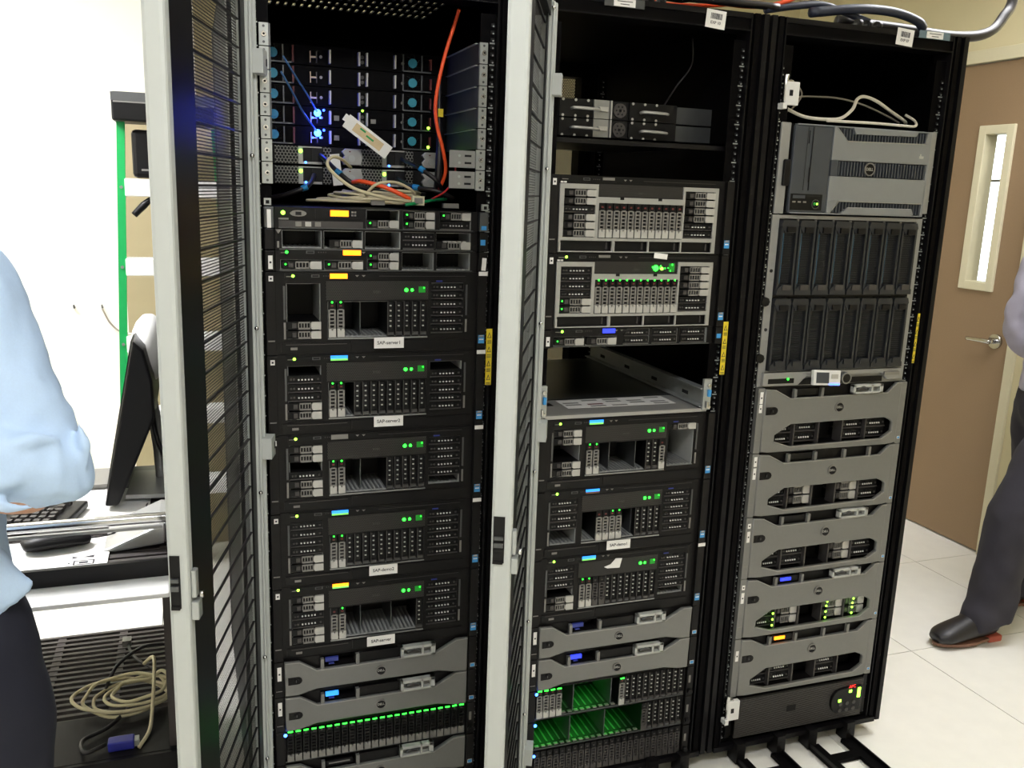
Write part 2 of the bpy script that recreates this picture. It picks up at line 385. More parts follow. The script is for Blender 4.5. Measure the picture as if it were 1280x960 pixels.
# ================================================================== RACKS
RW = 0.598
def rail_marks(x0, x1, y, lo, hi, off):  # dark holes, plus pale ticks that paint the rail's highlights
    mb = MB()
    for u in range(0, 42):
        z = UZ(u+off)
        if not (lo <= u+off <= hi): continue
        mb.box(x0, x1, y-.0012, y, z-.0014, z+.0014, 'zinc')
        for k in (.167, .5, .833):
            zz = z+k*U
            mb.box((x0+x1)/2-.0035, (x0+x1)/2+.0035, y-.0008, y, zz-.0035, zz+.0035, 'void')
            mb.box((x0+x1)/2+.000, (x0+x1)/2+.0036, y-.0012, y, zz-.0036, zz-.0006, 'zinc')
    return mb
def make_rack(i, label):
    off = OFF[i]-1
    R = thing('server_rack', label, 'rack', (RX[i], 0, 0), group='black server racks in a row')
    zt, zb = UZ(43.35), .045; D = 1.02
    for sx, nm in ((0, 'front_post'), (1, 'front_post')):
        mb = MB()
        f = (lambda a: a) if sx == 0 else (lambda a: RW-a)
        def bx(a, b, y0, y1, m):
            x0, x1 = sorted((f(a), f(b))); mb.box(x0, x1, y0, y1, zb, zt, m)
        bx(0, .014, -.016, .06, 'rack_edge'); bx(.014, .022, -.004, .06, 'rack_black'); bx(.022, .036, -.012, .06, 'rack_black')
        bx(.036, .042, -.002, .06, 'rack_black'); bx(.042, .0455, -.010, .05, 'rack_edge')
        mb.build(nm, R)
        x0, x1 = sorted((f(.0455), f(.079)))
        mr = P('mounting_rail', R, (x0, x1, .004, .008, UZ(-.3), UZ(42), 'rack_black'), (x0 if sx == 0 else x1-.003, x0+.003 if sx == 0 else x1, .008, .06, UZ(-.3), UZ(42), 'rack_black'))
        a, b = sorted((f(.047), f(.060)))
        if i == 0: a, b = sorted((f(.047), f(.058)))
        rail_marks(a, b, .004, 0, 41, off).build('rail_holes', mr)
        a2, b2 = sorted((f(0), f(.05)))
        P('rear_post', R, (a2, b2, D-.06, D, zb, zt, 'rack_black'))
        a3, b3 = sorted((f(.05), f(.08)))
        rr = P('rear_rail', R, (a3, b3, .76, .764, UZ(-.3), UZ(42), 'rack_black'))
        rail_marks(a3+.008, b3-.008, .76, 0, 41, off).build('rail_holes', rr)
        if not (i == 1): 
            a4, b4 = sorted((f(.002), f(.006))); P('side_panel', R, (a4, b4, .06, D-.06, zb, zt, 'rack_black'))
        elif sx == 1:
            a4, b4 = sorted((f(.002), f(.006))); P('side_panel', R, (a4, b4, .06, D-.06, zb, zt, 'rack_black'))
    mb = MB(); mb.box(.0455, RW-.0455, -.006, .05, UZ(42.45), zt, 'rack_black'); mb.box(.0455, RW-.0455, -.010, .0, UZ(42.45), UZ(42.52), 'rack_edge'); mb.box(.0455, RW-.0455, -.009, .0, zt-.012, zt, 'rack_edge')
    mb.build('top_beam', R)
    P('rear_beam', R, (.05, RW-.05, D-.05, D, UZ(42.3), zt, 'rack_black')); P('rear_beam', R, (.05, RW-.05, D-.05, D, zb, UZ(0), 'rack_black'))
    # roof with rows of vent slots
    mb = MB(); z0, z1 = zt-.004, zt
    mb.box(0, RW, 0, .10, z0, z1, 'rack_black'); mb.box(0, RW, .46, D, z0, z1, 'rack_black'); mb.box(0, .09, .10, .46, z0, z1, 'rack_black'); mb.box(RW-.09, RW, .10, .46, z0, z1, 'rack_black')
    n = 22
    if i: mb.box(.09, RW-.09, .10, .46, z0, z1, 'rack_black')
    else:
        for k in range(n+1):
            x = .09+k*(RW-.18)/n
            mb.box(x-.006, x+.006, .10, .46, z0, z1, 'rack_black')
        for y in (.16, .22, .28, .34, .40): mb.box(.09, RW-.09, y-.012, y+.012, z0, z1, 'rack_black')
    mb.build('roof_panel', R)
    mb = MB(); mb.box(.0, RW, -.014, .05, zb, UZ(-.36), 'rack_black'); mb.box(.02, RW-.02, -.018, 0, zb+.012, UZ(-.62), 'rack_edge'); mb.build('base_beam', R)
    P('base_panel', R, (.01, RW-.01, .05, D-.05, zb, zb+.006, 'rack_black'))
    rd = P('rear_door', R, (0.004, RW-.004, D+.002, D+.006, zb, zt, 'rear_mesh' if i == 1 else 'rack_black'), (0, .03, D, D+.03, zb, zt, 'rack_black'), (RW-.03, RW, D, D+.03, zb, zt, 'rack_black'))
    for x in (.06, RW-.06):
        for y in (.07, D-.08):
            c = MB(); c.cyl((x-.012, y, .022), 'x', .022, .024, 'black_plastic', 16); c.box(x-.018, x+.018, y-.02, y+.02, .032, zb, 'dark_steel'); c.build('caster', R)
    ys = {0: (.4855, .4995, 23.85, 26.8), 1: (.4845, .4985, 23.9, 26.95), 2: (.482, .498, 24.15, 27.25)}[i]
    yl = MB(); yl.box(EX+ys[0]+(.008 if i==2 else 0), EX+ys[1], -.0005+(-.01), -.010, UZ(ys[2]), UZ(ys[3]), 'yellow_label')
    yo = yl.build('warning_sticker', R); yo['label'] = 'yellow warning sticker'
    cx = EX+(ys[0]+ys[1])/2+(.004 if i==2 else 0)
    sm = MB()
    for k in range(4):
        zc = UZ(ys[2]+(ys[3]-ys[2])*(k+.5)/4)
        sm.prism([(cx-.005, zc-.005), (cx+.005, zc-.005), (cx, zc+.008)], -.0112, -.0105, 'ink')
        sm.prism([(cx-.003, zc-.0035), (cx+.003, zc-.0035), (cx, zc+.0045)], -.0115, -.0108, 'yellow_label')
        for q in range(3): sm.box(cx-.005, cx+.005, -.0112, -.0105, zc-.012-q*.003, zc-.0108-q*.003, 'ink')
    sm.build('warning_print', yo)
    # asset tag with a bar code on the top beam
    bx0, u0 = {0: (.343, 41.95), 1: (.367, 42.42), 2: (.307, 42.58)}[i]
    bt = MB(); wd = .052; hh = .9*U
    bt.box(0, wd, -.0008, 0, 0, hh, 'white_label')
    bo = bt.build('asset_tag', R, (EX+bx0, -.0105, UZ(u0)+(.022 if i == 0 else 0))); bo['label'] = 'white bar code tag'; bo.rotation_euler = (0, math.radians(4 if i else 0), 0)
    bc = MB(); x = .012
    while x < .040:
        wv = random.choice((.0008, .0013, .002)); bc.box(x, x+wv, -.0012, -.0008, hh*.5, hh*.82, 'ink'); x += wv+random.choice((.0008, .0013))
    bc.build('bar_code', bo); lettering({0: 'EXP 08', 1: 'EXP 10', 2: 'EXP 07'}[i], .009, 'ink', bo, (wd/2, -.001, hh*.3))
    # name card in a clip on the top edge
    if i:
        lx, u = {1: (.12, 42.9), 2: (.386, 43.05)}[i]
        pl = MB(); pl.box(0, .098, -.002, 0, 0, .018, 'dark_steel' if i == 1 else 'card_blue'); pl.box(.022, .075, -.003, -.002, .001, .017, 'white_label')
        po = pl.build('name_card', R, (EX+lx-.01, -.012, UZ(u)))
        nl = MB()
        for q in range(2): nl.box(.030+.008*q, .068-.008*q, -.0035, -.003, .011-q*.006, .0125-q*.006, 'ink')
        nl.build('name_print', po)
        th = MB()
        for k in range(3): th.cyl((EX+.19+.03*k, .0, zt+.006), 'x', .010, .014, 'black_plastic', 10); th.box(EX+.188+.03*k, EX+.206+.03*k, -.006, .02, zt-.002, zt+.006, 'dark_steel')
        th.build('cable_holder', R)
    if i == 2:                            # hinge brackets left by the missing door
        for u0, u1 in ((38.6, 40.35), (1.45, 3.3)):
            hbk = MB(); a = EX-.020; 
            hbk.box(a+.004, a+.042, -.030, -.016, UZ(u0)+.01, UZ(u1)-.014, 'white_metal'); hbk.box(a-.004, a+.008, -.034, -.012, UZ(u0), UZ(u0)+.014, 'white_metal')
            hbk.cyl((a+.006, -.024, UZ(u0)+.006), 'z', .006, UZ(u1)-UZ(u0)-.004, 'chrome', 12); hbk.box(a+.014, a+.024, -.0315, -.029, UZ((u0+u1)/2)-.008, UZ((u0+u1)/2)+.006, 'void')
            hbk.box(a+.002, a+.024, -.028, -.012, UZ(u1)-.016, UZ(u1)-.010, 'chrome')
            hbk.build('hinge_bracket', R, bevel=.0015)
    if i > 0:                             # front stabilizer feet
        for k, xs in enumerate(((.09, .24), (.335, .485)) if i == 2 else ((.42, .53),)):
            st = MB(); x0, x1 = xs; w_ = x1-x0
            for a in (x0-.005, x1-.02):
                st.box(a, a+.028, -.035, .01, .004, zb+.02, 'black_plastic'); st.cyl((a+.014, -.036, zb-.005), 'y', .009, .012, 'rack_edge', 12)
            ln = .21
            y0 = -.03
            st.box(x0, x0+.035, y0-ln, y0, .003, .014, 'rack_black'); st.box(x1-.035, x1, y0-ln, y0, .003, .014, 'rack_black')
            st.box(x0+.035, x1-.035, y0-.085, y0-.055, .003, .014, 'rack_black'); st.box(x0+.035, x1-.035, y0-ln, y0-ln+.03, .003, .014, 'rack_black')
            st.box(x0, x0+.004, y0-ln, y0, .014, .024, 'rack_edge'); st.box(x1-.004, x1, y0-ln, y0, .014, .024, 'rack_edge')
            st.build('stabilizer_foot', R)
    return R
make_rack(0, 'black server rack nearest the cart, with cream cables piled inside')
make_rack(1, 'black server rack in the middle, between the other two racks')
make_rack(2, 'black server rack without a door nearest the brown door, stabilizer feet on the floor')

# ------------------------------------------------------------------ open rack doors
def rack_door(hx, hy, ang, label, th=.031):
    Dr = thing('rack_door', label, 'rack door', (hx, hy, 0), math.radians(ang), 'open rack doors')
    W = .572; z0, z1 = .055, 1.985
    fs = MB(); fs.box(W-.030, W, -th, 0, z0, z1, 'door_gray'); fs.build('free_stile', Dr, bevel=.006)
    P('hinge_stile', Dr, (0, .034, -th, .0, z0, z1, 'door_gray'), (.004, .014, .0, .010, z0+.02, z1-.02, 'door_gray'), (.026, .034, .0, .006, z0+.02, z1-.02, 'door_gray'), bevel=.003)
    P('top_rail', Dr, (.034, W-.03, -th, -.002, z1-.05, z1, 'black_plastic')); P('bottom_rail', Dr, (.034, W-.03, -th, -.002, z0, z0+.05, 'black_plastic'))
    P('mesh_panel', Dr, (.034, W-.03, -.0225, -.022, z0+.05, z1-.05, 'door_mesh'))
    P('inner_flange', Dr, (W-.165, W-.03, -.010, -.006, z0+.05, z1-.05, 'black_plastic'), (.034, .07, -.010, -.006, z0+.05, z1-.05, 'black_plastic'))
    n = 36
    bar = MB().box(.07, W-.165, -.014, -.010, -.0016, .0016, 'black_plastic').mesh('stiffener_bar')
    for k in range(n): link('stiffener_bar', bar, Dr, (0, 0, z0+.09+k*(z1-z0-.16)/(n-1)))
    for zz in (1.775, .15, 1.0):
        hg = MB(); hg.box(-.012, .030, .004, .026, zz, zz+.045, 'door_gray'); hg.box(-.006, .002, .0265, .0275, zz+.016, zz+.030, 'void'); hg.build('hinge_block', Dr, bevel=.002)
    for zz in (1.95, 1.62, 1.28, .93, .55, .3):
        MB().ball((.040, .003, zz), .0045, 'chrome', 8, 6).build('rivet', Dr)
    hr = MB(); hr.box(W-.002, W+.0015, -th+.004, -.012, .928, 1.014, 'black_plastic'); ho = hr.build('handle_recess', Dr)
    P('latch', ho, (W+.001, W+.006, -th+.006, -.014, .958, .966, 'dark_steel'), (W+.001, W+.006, -th+.006, -.014, .972, .978, 'dark_steel'), (W-.004, W+.003, -th+.004, -.014, .926, .932, 'black_plastic'))
    lk = MB(); lk.box(W-.028, W-.006, 0, .012, .905, .935, 'zinc'); lk.box(W-.026, W-.010, 0, .008, .94, .985, 'zinc'); lk.cyl((W-.016, .012, .945), 'y', .006, .006, 'chrome', 10); lk.build('latch_block', Dr, bevel=.002)
    return Dr
rack_door(.045, -.030, -105.1, 'light grey framed black mesh rack door standing open beside the cart')
rack_door(.670, -.030, -115.0, 'light grey framed black mesh rack door standing open between the left and middle racks', .036)

# ================================================================== RACK EQUIPMENT
def chassis(parent, x0, x1, z1, cav, depth=.66, cd=.13, y0=0.0, m='panel_black', name='chassis', z0=0.0, liner='dark_steel'):
    """front block with rectangular bays cut in (x0,x1,z0,z1), solid body behind"""
    xs = sorted({x0, x1, *[c[0] for c in cav], *[c[1] for c in cav]}); zs = sorted({z0, z1, *[c[2] for c in cav], *[c[3] for c in cav]})
    mb = MB()
    for b, t_ in zip(zs, zs[1:]):
        run = None
        for a, c in list(zip(xs, xs[1:]))+[(None, None)]:
            solid = a is not None and not any(k[0] <= (a+c)/2 <= k[1] and k[2] <= (b+t_)/2 <= k[3] for k in cav)
            if solid: run = (run[0] if run else a, c)
            elif run: mb.box(run[0], run[1], y0, y0+cd, b, t_, m); run = None
    mb.box(x0+.004, x1-.004, y0+cd, depth, z0+.001, z1-.001, 'chassis')
    return mb.build(name, parent)
def liner(parent, c, y0=.004, cd=.128, m='bay_steel'):
    x0, x1, z0, z1 = c; t_ = .0012; mb = MB()
    mb.box(x0, x1, y0, cd, z0, z0+t_, m); mb.box(x0, x1, y0, cd, z1-t_, z1, m); mb.box(x0, x0+t_, y0, cd, z0+t_, z1-t_, m); mb.box(x1-t_, x1, y0, cd, z0+t_, z1-t_, m)
    mb.box(x0+t_, x1-t_, cd-.004, cd-.001, z0+t_, z1-t_, 'chassis')
    n = max(2, int((x1-x0)/.0092))
    for k in range(n):                       # slots in the bay floor
        x = x0+(k+.5)*(x1-x0)/n; mb.box(x-.0022, x+.0022, y0+.004, cd-.01, z0+t_, z0+t_+.0016, 'steel')
    mb.build('bay_liner', parent)
def vdrive(w, h, dark=False):
    c = 'panel_black' if dark == 'h' else ('carrier_dark' if dark else 'carrier'); mb = MB(); g = w*.08
    mb.box(g, w-g, .001, .11, 0, h, 'black_plastic')
    mb.box(g, w-g, -.001, .001, h*.78, h, 'black_plastic'); mb.box(w*.36, w*.64, -.002, -.001, h*.86, h*.91, 'red_plastic' if not dark else 'carrier_dark')
    mb.box(g, w*.26, -.003, .001, h*.26, h*.78, c); mb.box(w*.74, w-g, -.003, .001, h*.26, h*.78, c)
    n = 5
    for k in range(n+1):
        z = h*(.26+.52*k/n); mb.box(w*.26, w*.74, -.003, .001, z-h*.018, z+h*.018, c)
    mb.prism([(g, h*.02), (w-g, h*.02), (w-g, h*.25), (w*.62, h*.25), (w*.5, h*.18), (w*.38, h*.25), (g, h*.25)], -.005, .001, 'handle' if dark is False else ('carrier' if dark == 'h' else c))
    return mb
def vblank(w, h):
    mb = MB(); g = w*.07
    mb.box(g, w-g, .002, .10, 0, h, 'black_plastic'); mb.box(g, g+w*.1, -.001, .002, 0, h, 'carrier_dark'); mb.box(w-g-w*.08, w-g, -.001, .002, 0, h, 'black_plastic')
    for k in range(5):  # bright dots paint small highlights above dark holes
        z = h*(.28+.145*k); mb.box(w*.36, w*.58, -.0005, .002, z, z+h*.035, 'handle'); mb.box(w*.30, w*.66, 0, .002, z+h*.04, z+h*.1, 'void')
    mb.box(w*.16, w*.84, -.004, .002, h*.04, h*.13, 'carrier_dark'); mb.box(w*.24, w*.76, -.0046, -.004, h*.07, h*.10, 'dark_steel')
    return mb
def hdrive(w, h, dark=False):
    c = 'carrier_dark' if dark else 'carrier'; mb = MB(); g = h*.09
    mb.box(0, w, .001, .11, g, h-g, 'black_plastic'); mb.box(w*.16, w*.28, -.001, .001, h*.25, h*.75, 'carrier_dark')
    mb.box(w*.34, w*.68, -.003, .001, g, h*.26, c); mb.box(w*.34, w*.68, -.003, .001, h*.76, h-g, c)
    for k in range(5):
        x = w*(.34+.34*k/4); mb.box(x-w*.012, x+w*.012, -.003, .001, h*.26, h*.76, c)
    mb.prism([(w*.70, h*.24), (w*.74, g), (w, g), (w, h-g), (w*.74, h-g), (w*.70, h*.76)], -.005, .001, 'handle' if not dark else c)
    return mb
def hblank(w, h):
    mb = MB(); g = h*.07
    mb.box(0, w, .002, .10, g, h-g, 'black_plastic'); mb.box(0, w, -.001, .002, g, g+h*.1, 'carrier_dark')
    for k in range(5):  # pale dots stand for highlights along the blank
        x = w*(.3+.1*k); mb.box(x, x+w*.045, -.0008, .002, h*.40, h*.54, 'white_metal'); mb.box(x, x+w*.06, 0, .002, h*.6, h*.8, 'void')
    for x in (.07, .16, .88): mb.box(w*x, w*x+w*.05, -.001, .002, h*.42, h*.6, 'carrier_dark')
    return mb
def put(name, key, fn, parent, x, y, z): return link(name, cached(key, fn), parent, (x, y, z))
def led(parent, x, z, r=.0022, m='led_green', y=-.002, name='indicator_light'):
    key = f'led_{m}_{r}'
    return link(name, cached(key, lambda: MB().ball((0, 0, 0), (r, r*.6, r), m, 10, 6)), parent, (x, y, z))
def column(S, code, x0, x1, z0, z1, y=0.0):
    """horizontal drives, top row first"""
    n = len(code); h = (z1-z0)/n; w = x1-x0
    for k, c in enumerate(code):
        z = z1-(k+1)*h
        if c in 'dD':
            o = put('drive_carrier', f'hd{w:.4f}_{h:.4f}', lambda: hdrive(w, h), S, x0, y, z)
            if c == 'D': led(o, w*.08, h*.6, .0018)
        elif c == 'B': put('drive_blank', f'hb{w:.4f}_{h:.4f}', lambda: hblank(w, h), S, x0, y, z)
def row(S, code, x0, x1, z0, z1, y=0.0, dark=False, ledm='led_green', dash=False):
    n = len(code); w = (x1-x0)/n; h = z1-z0
    for k, c in enumerate(code):
        x = x0+k*w
        if c in 'dDb':
            dk = dark or (c == 'b')
            o = put('drive_carrier', f'vd{w:.4f}_{h:.4f}_{dk}', lambda: vdrive(w, h, dk), S, x, y, z0)
            if c == 'D' and dash: link('indicator_light', cached('dash', lambda: MB().box(-.0055, .0055, -.0015, 0, -.0014, .0014, ledm)), o, (w*.5, -.002, h*.975))
            elif c == 'D': led(o, w*.5, h*.985, .0020, ledm, -.003)
        elif c == 'B': put('drive_blank', f'vb{w:.4f}_{h:.4f}', lambda: vblank(w, h), S, x, y, z0)
def ears(S, h, m='panel_black', wl=.020, wr=.020, latch=True):
    for sx in (0, 1):
        x0, x1 = (0, wl) if sx == 0 else (.4826-wr, .4826)
        mb = MB(); mb.box(x0, x1, -.012, .003, .001, h-.001, m)
        if latch: mb.box(x0+.003, x1-.003, -.0128, -.012, h*.17, h*.18+.001, 'carrier')
        mb.build('ear', S, bevel=.0015)
def blue_badge(S, x, z):
    o = P('maker_sticker', S, (x-.007, x+.007, -.0126, -.012, z-.011, z+.008, 'blue_badge')); 
    P('sticker_print', o, (x-.005, x+.005, -.0130, -.0126, z-.003, z-.0005, 'white_label'), (x-.004, x+.004, -.0130, -.0126, z+.006, z+.0075, 'tan_paper'))
def front_strip(S, x0, x1, z, lcd, lcdx=(.134, .171), ledm='led_lime', ledx=.057):
    """thin control strip: power light, video port, usb ports, small screen"""
    mb = MB(); mb.box(x0, x1, -.002, .002, z-.0055, z+.0055, 'black_plastic')
    mb.box(x0+.003, x0+.018, -.0026, -.002, z-.0022, z-.0006, 'carrier'); mb.box(x0+.055, x0+.072, -.0034, -.002, z-.003, z+.003, 'dark_steel'); mb.box(x0+.057, x0+.070, -.0038, -.0034, z-.0018, z+.0018, 'void')
    for k in range(4): mb.box(x0+.08+k*.005, x0+.082+k*.005, -.0028, -.002, z-.001, z+.001, 'carrier_dark')
    for k in range(2): mb.prism([(.188+k*.014, z+.002), (.192+k*.014, z-.002), (.196+k*.014, z+.002)], -.0028, -.002, 'carrier')
    mb.box(.24, x1-.01, -.0026, -.002, z-.0004, z+.0004, 'carrier_dark')
    o = mb.build('control_strip', S)
    if ledm: led(o, ledx, z, .0032, ledm, -.003)
    a, b = lcdx
    cols = {'orange': ('lcd_orange', 'lcd_orange'), 'blue': ('lcd_blue', 'lcd_green'), 'bluered': ('lcd_blue', 'sole_brown'), 'orangegreen': ('lcd_orange', 'lcd_green'), 'royal': ('lcd_royal', 'lcd_royal'), 'cyan': ('lcd_blue', 'lcd_green'), 'gray': ('carrier', 'carrier'), 'white': ('carrier', 'black_plastic')}.get(lcd)
    if cols:
        P('screen', o, (a, b, -.004, -.002, z-.001, z+.0052, cols[0]), (a, b, -.004, -.002, z-.0055, z-.001, cols[1]))
    return o
def name_tag(S, x, z, s, w=.066, h=.024, y=-.013, tilt=0):
    o = MB().box(-w/2, w/2, -.0008, 0, -h/2, h/2, 'white_label').build('paper_tag', S, (x, y, z)); o.rotation_euler = (0, math.radians(tilt), 0); o['label'] = 'white paper name tag'
    if s: lettering(s, .0105, 'ink', o, (0, -.0012, 0))
    return o
def unit_tag(S, z0, z1, x=.011):
    o = P('unit_tag', S, (x-.0045, x+.0045, -.0128, -.012, z0, z1, 'white_label')); o['label'] = 'small white unit sticker'
    P('tag_print', o, (x-.002, x+.002, -.0131, -.0128, (z0+z1)/2-.002, (z0+z1)/2+.002, 'ink'))

ROW = ['left', 'middle', 'right']
# ---------------------------------------------------------------- black 4U servers
def big_server(rack, u, label, left, mid, right, lcd, name=None, tagx=.26, leds=(0, 1), extra=None):
    S = thing('rack_server', label, 'server', at(rack, 0, 0, u), group='black servers with many drive bays')
    H = 4*U
    Lc = (.043, .114, .72*U, 3.42*U); Mc = (.129, .349, .78*U, 2.54*U); Rc = (.357, .432, .90*U, 3.45*U)
    chassis(S, .020, .4626, H-.001, [Lc, Mc, Rc])
    ears(S, H)
    for c in (Lc, Mc, Rc): liner(S, c)
    column(S, left, *Lc); row(S, mid, *Mc); column(S, right, *Rc)
    if '...' in mid or '..' in mid:           # divider walls in the open bays
        for x in (.129+.22/3, .129+.44/3):
            P('bay_divider', S, (x-.001, x+.001, .02, .126, Mc[2], Mc[3], 'dark_steel'))
    P('bay_rim', S, (.129, .349, -.003, .001, .70*U, .77*U, 'steel')); 
    P('side_latch', S, (.0365, .0405, -.002, .001, .75*U, 1.55*U, 'carrier'), (.0365, .0405, -.002, .001, 1.7*U, 3.3*U, 'dark_steel'))
    P('side_latch', S, (.4365, .4405, -.002, .001, .95*U, 1.6*U, 'carrier'), (.4365, .4405, -.002, .001, 1.8*U, 3.35*U, 'dark_steel'))
    g = P('upper_grille', S, (.126, .350, -.0015, .001, 2.62*U, 3.52*U, 'grille_mesh')); lettering('R920', .008, 'carrier_dark', g, (.235, -.002, 3.0*U))
    for k, x in enumerate((.300, .313)):
        if k in leds: led(g, x, 3.10*U, .0042 if k == 0 else .0034, 'led_green', -.003)
    P('status_window', g, (.328, .343, -.0022, -.0015, 2.97*U, 3.27*U, 'led_dimgreen'))
    led(g, .340, 3.20*U, .0016, 'led_green', -.0025)
    front_strip(S, .040, .445, 3.78*U, lcd)
    P('optical_drive', S, (.030, .175, -.002, .001, .12*U, .56*U, 'black_plastic'), (.05, .064, -.0026, -.002, .22*U, .34*U, 'carrier'), (.04, .17, -.0026, -.002, .46*U, .49*U, 'carrier_dark'))
    P('lower_panel', S, (.180, .445, -.002, .001, .12*U, .60*U, 'black_plastic'))
    P('model_plate', S, (.368, .382, -.002, .001, 3.50*U, 3.56*U, 'lcd_dimblue'))
    blue_badge(S, .4726, .62*U)
    if name: name_tag(S, tagx, .52*U, name)
    if extra: extra(S)
    return S
def small_right_tag(S): name_tag(S, .473, 3.93*U, None, .021, .009)
A = 29.68
def ex(u1, u2=None, corner=False):
    def f(S):
        small_right_tag(S); unit_tag(S, 3.55*U, 3.8*U)
    return f
o4 = 'black server with %s, in the left rack'
big_server(0, A-4, 'black server, orange screen, name tag, four empty slots at its left, topmost in left rack', '....dd', 'DD.....BBBBB', 'BBBBBB', 'orange', 'SAP-server1', extra=ex(0))
big_server(0, A-8, 'black server, blue screen, tag reading SAP-server2, second big one in left rack', '.BBBdd', 'DD.BBBBBBBBB', '.BBBBB', 'blue', 'SAP-server2', extra=ex(0))
big_server(0, A-12, 'black server with unlit grey screen and no name tag, third big one in left rack', 'dd.Bdd', 'DD.....BBBBB', 'BBBBB.', 'gray', None, extra=ex(0))
big_server(0, A-16, 'black server, blue screen, all middle slots filled, fourth big one in left rack', 'BBBBdd', 'DDBBBBBBBBBB', 'BBBBBB', 'blue', 'SAP-demo2', tagx=.25, extra=ex(0))
big_server(0, A-20, 'black server with wide open middle bay above two grey bezels in left rack', 'ddBBdd', 'dD.........B', 'BBBBBB', 'orangegreen', 'SAP-server', tagx=.245, extra=lambda S: unit_tag(S, 3.5*U, 3.8*U))
B = 34.68
def torn(S):
    mb = MB(); mb.prism([(.205, 3.02*U), (.240, 2.98*U), (.246, 3.55*U), (.228, 3.58*U), (.214, 3.25*U), (.196, 3.12*U)], -.004, -.003, 'white_label'); o = mb.build('torn_sticker', S); o['label'] = 'torn white paper sticker'
    small_right_tag(S)
def sled(S):
    x0 = .357; 
    P('bay_floor', S, (.357, .432, .0, .1, .90*U, .92*U, 'steel'))
big_server(1, B-17, 'black server directly under the slid-in steel tray in the middle rack', 'dd..dd', 'DD.......BBd', 'd.....', 'cyan', None, extra=sled)
big_server(1, B-21, 'black server with four pale drives mid-bay and name tag, middle rack', 'BBBB..', '..ddDD..BBBB', 'BBBBBB', 'bluered', 'SAP-demo1', tagx=.228)
big_server(1, B-25, 'black server with torn white sticker above its drives, middle rack', 'BBB.dd', 'DDbbBBBBBBBB', 'BBBBB.', 'blue', None, extra=torn)

# ---------------------------------------------------------------- silver 4U servers
def silver_server(u, label, left, mid, right, lit):
    S = thing('rack_server', label, 'server', at(1, 0, 0, u), group='silver faced servers')
    H = 4*U
    Lc = (.039, .118, .83*U, 3.30*U); Mc = (.127, .349, .80*U, 2.62*U); Rc = (.353, .434, .86*U, 3.36*U)
    b = [(.034, .165, .12*U, .66*U), (.172, .259, .12*U, .66*U), (.263, .347, .12*U, .66*U), (.351, .434, .12*U, .66*U)]
    chassis(S, .020, .4626, H-.001, [Lc, Mc, Rc]+b)
    face = plate_mesh('face', [[(.028, .06*U), (.444, .06*U), (.444, 3.58*U), (.347, 3.58*U), (.347, 2.92*U), (.124, 2.92*U), (.124, 3.55*U), (.028, 3.55*U)]]
                      + [[(c[0], c[2]), (c[0], c[3]), (c[1], c[3]), (c[1], c[2])] for c in [Lc, Mc, Rc]+b], .006, .0008, 'silver_paint')
    f = link('face_frame', face, S, (0, .0005, 0)); f['label'] = 'silver painted front frame'
    ears(S, H)
    column(S, left, *Lc, y=-.003); row(S, mid, *Mc, y=-.003); column(S, right, *Rc, y=-.003)
    g = P('upper_grille', S, (.125, .346, -.003, -.002, 2.95*U, 3.58*U, 'grille_mesh')); lettering('R910', .008, 'carrier_dark', g, (.235, -.0035, 3.15*U))
    P('grille_tab', g, (.18, .19, -.006, -.003, 2.80*U, 2.96*U, 'black_plastic'), (.28, .29, -.006, -.003, 2.80*U, 2.96*U, 'black_plastic'))
    for c in b: P('bay_cover', S, (c[0], c[1], .006, .010, c[2], c[3], 'black_plastic'), (c[1]-.012, c[1]-.009, .003, .006, c[2]+.004, c[3]-.004, 'carrier_dark'))
    P('side_latch', S, (.029, .033, -.009, -.004, .1*U, .55*U, 'handle'), (.168, .1705, -.009, -.004, .1*U, .6*U, 'handle'))
    front_strip(S, .030, .445, 3.80*U, 'white', (.134, .164), 'led_lime' if lit else None, .052)
    P('corner_print', S, (.03, .036, -.003, .001, 3.58*U, 3.66*U, 'white_label'), (.038, .044, -.003, .001, 3.58*U, 3.66*U, 'white_label'))
    unit_tag(S, 3.45*U, 3.78*U); blue_badge(S, .4726, .62*U)
    if lit:
        led(g, .285, 3.25*U, .0075, 'led_green', -.006); led(g, .302, 3.22*U, .004, 'led_lime', -.005)
        for k in range(10): led(g, .277+.006*k+random.uniform(-.002, .002), (3.05+.42*random.random())*U, random.choice((.0016, .0022)), 'led_green', -.004)  # added green specks imitate the glow spreading through the mesh
        P('status_window', g, (.322, .337, -.0042, -.003, 3.05*U, 3.5*U, 'led_dimgreen'))
        name_tag(S, .296, 3.90*U, None, .036, .013, -.006, 6)
    return S
silver_server(B-4, 'silver faced server, unlit, topmost full server in the middle rack', 'ddBddd', 'dddddddddddd', 'ddddBB', False)
silver_server(B-8, 'silver faced server with bright green light on its upper grille, middle rack', 'BBBBDD', 'DDDDDDDDDDDD', 'ddddBB', True)

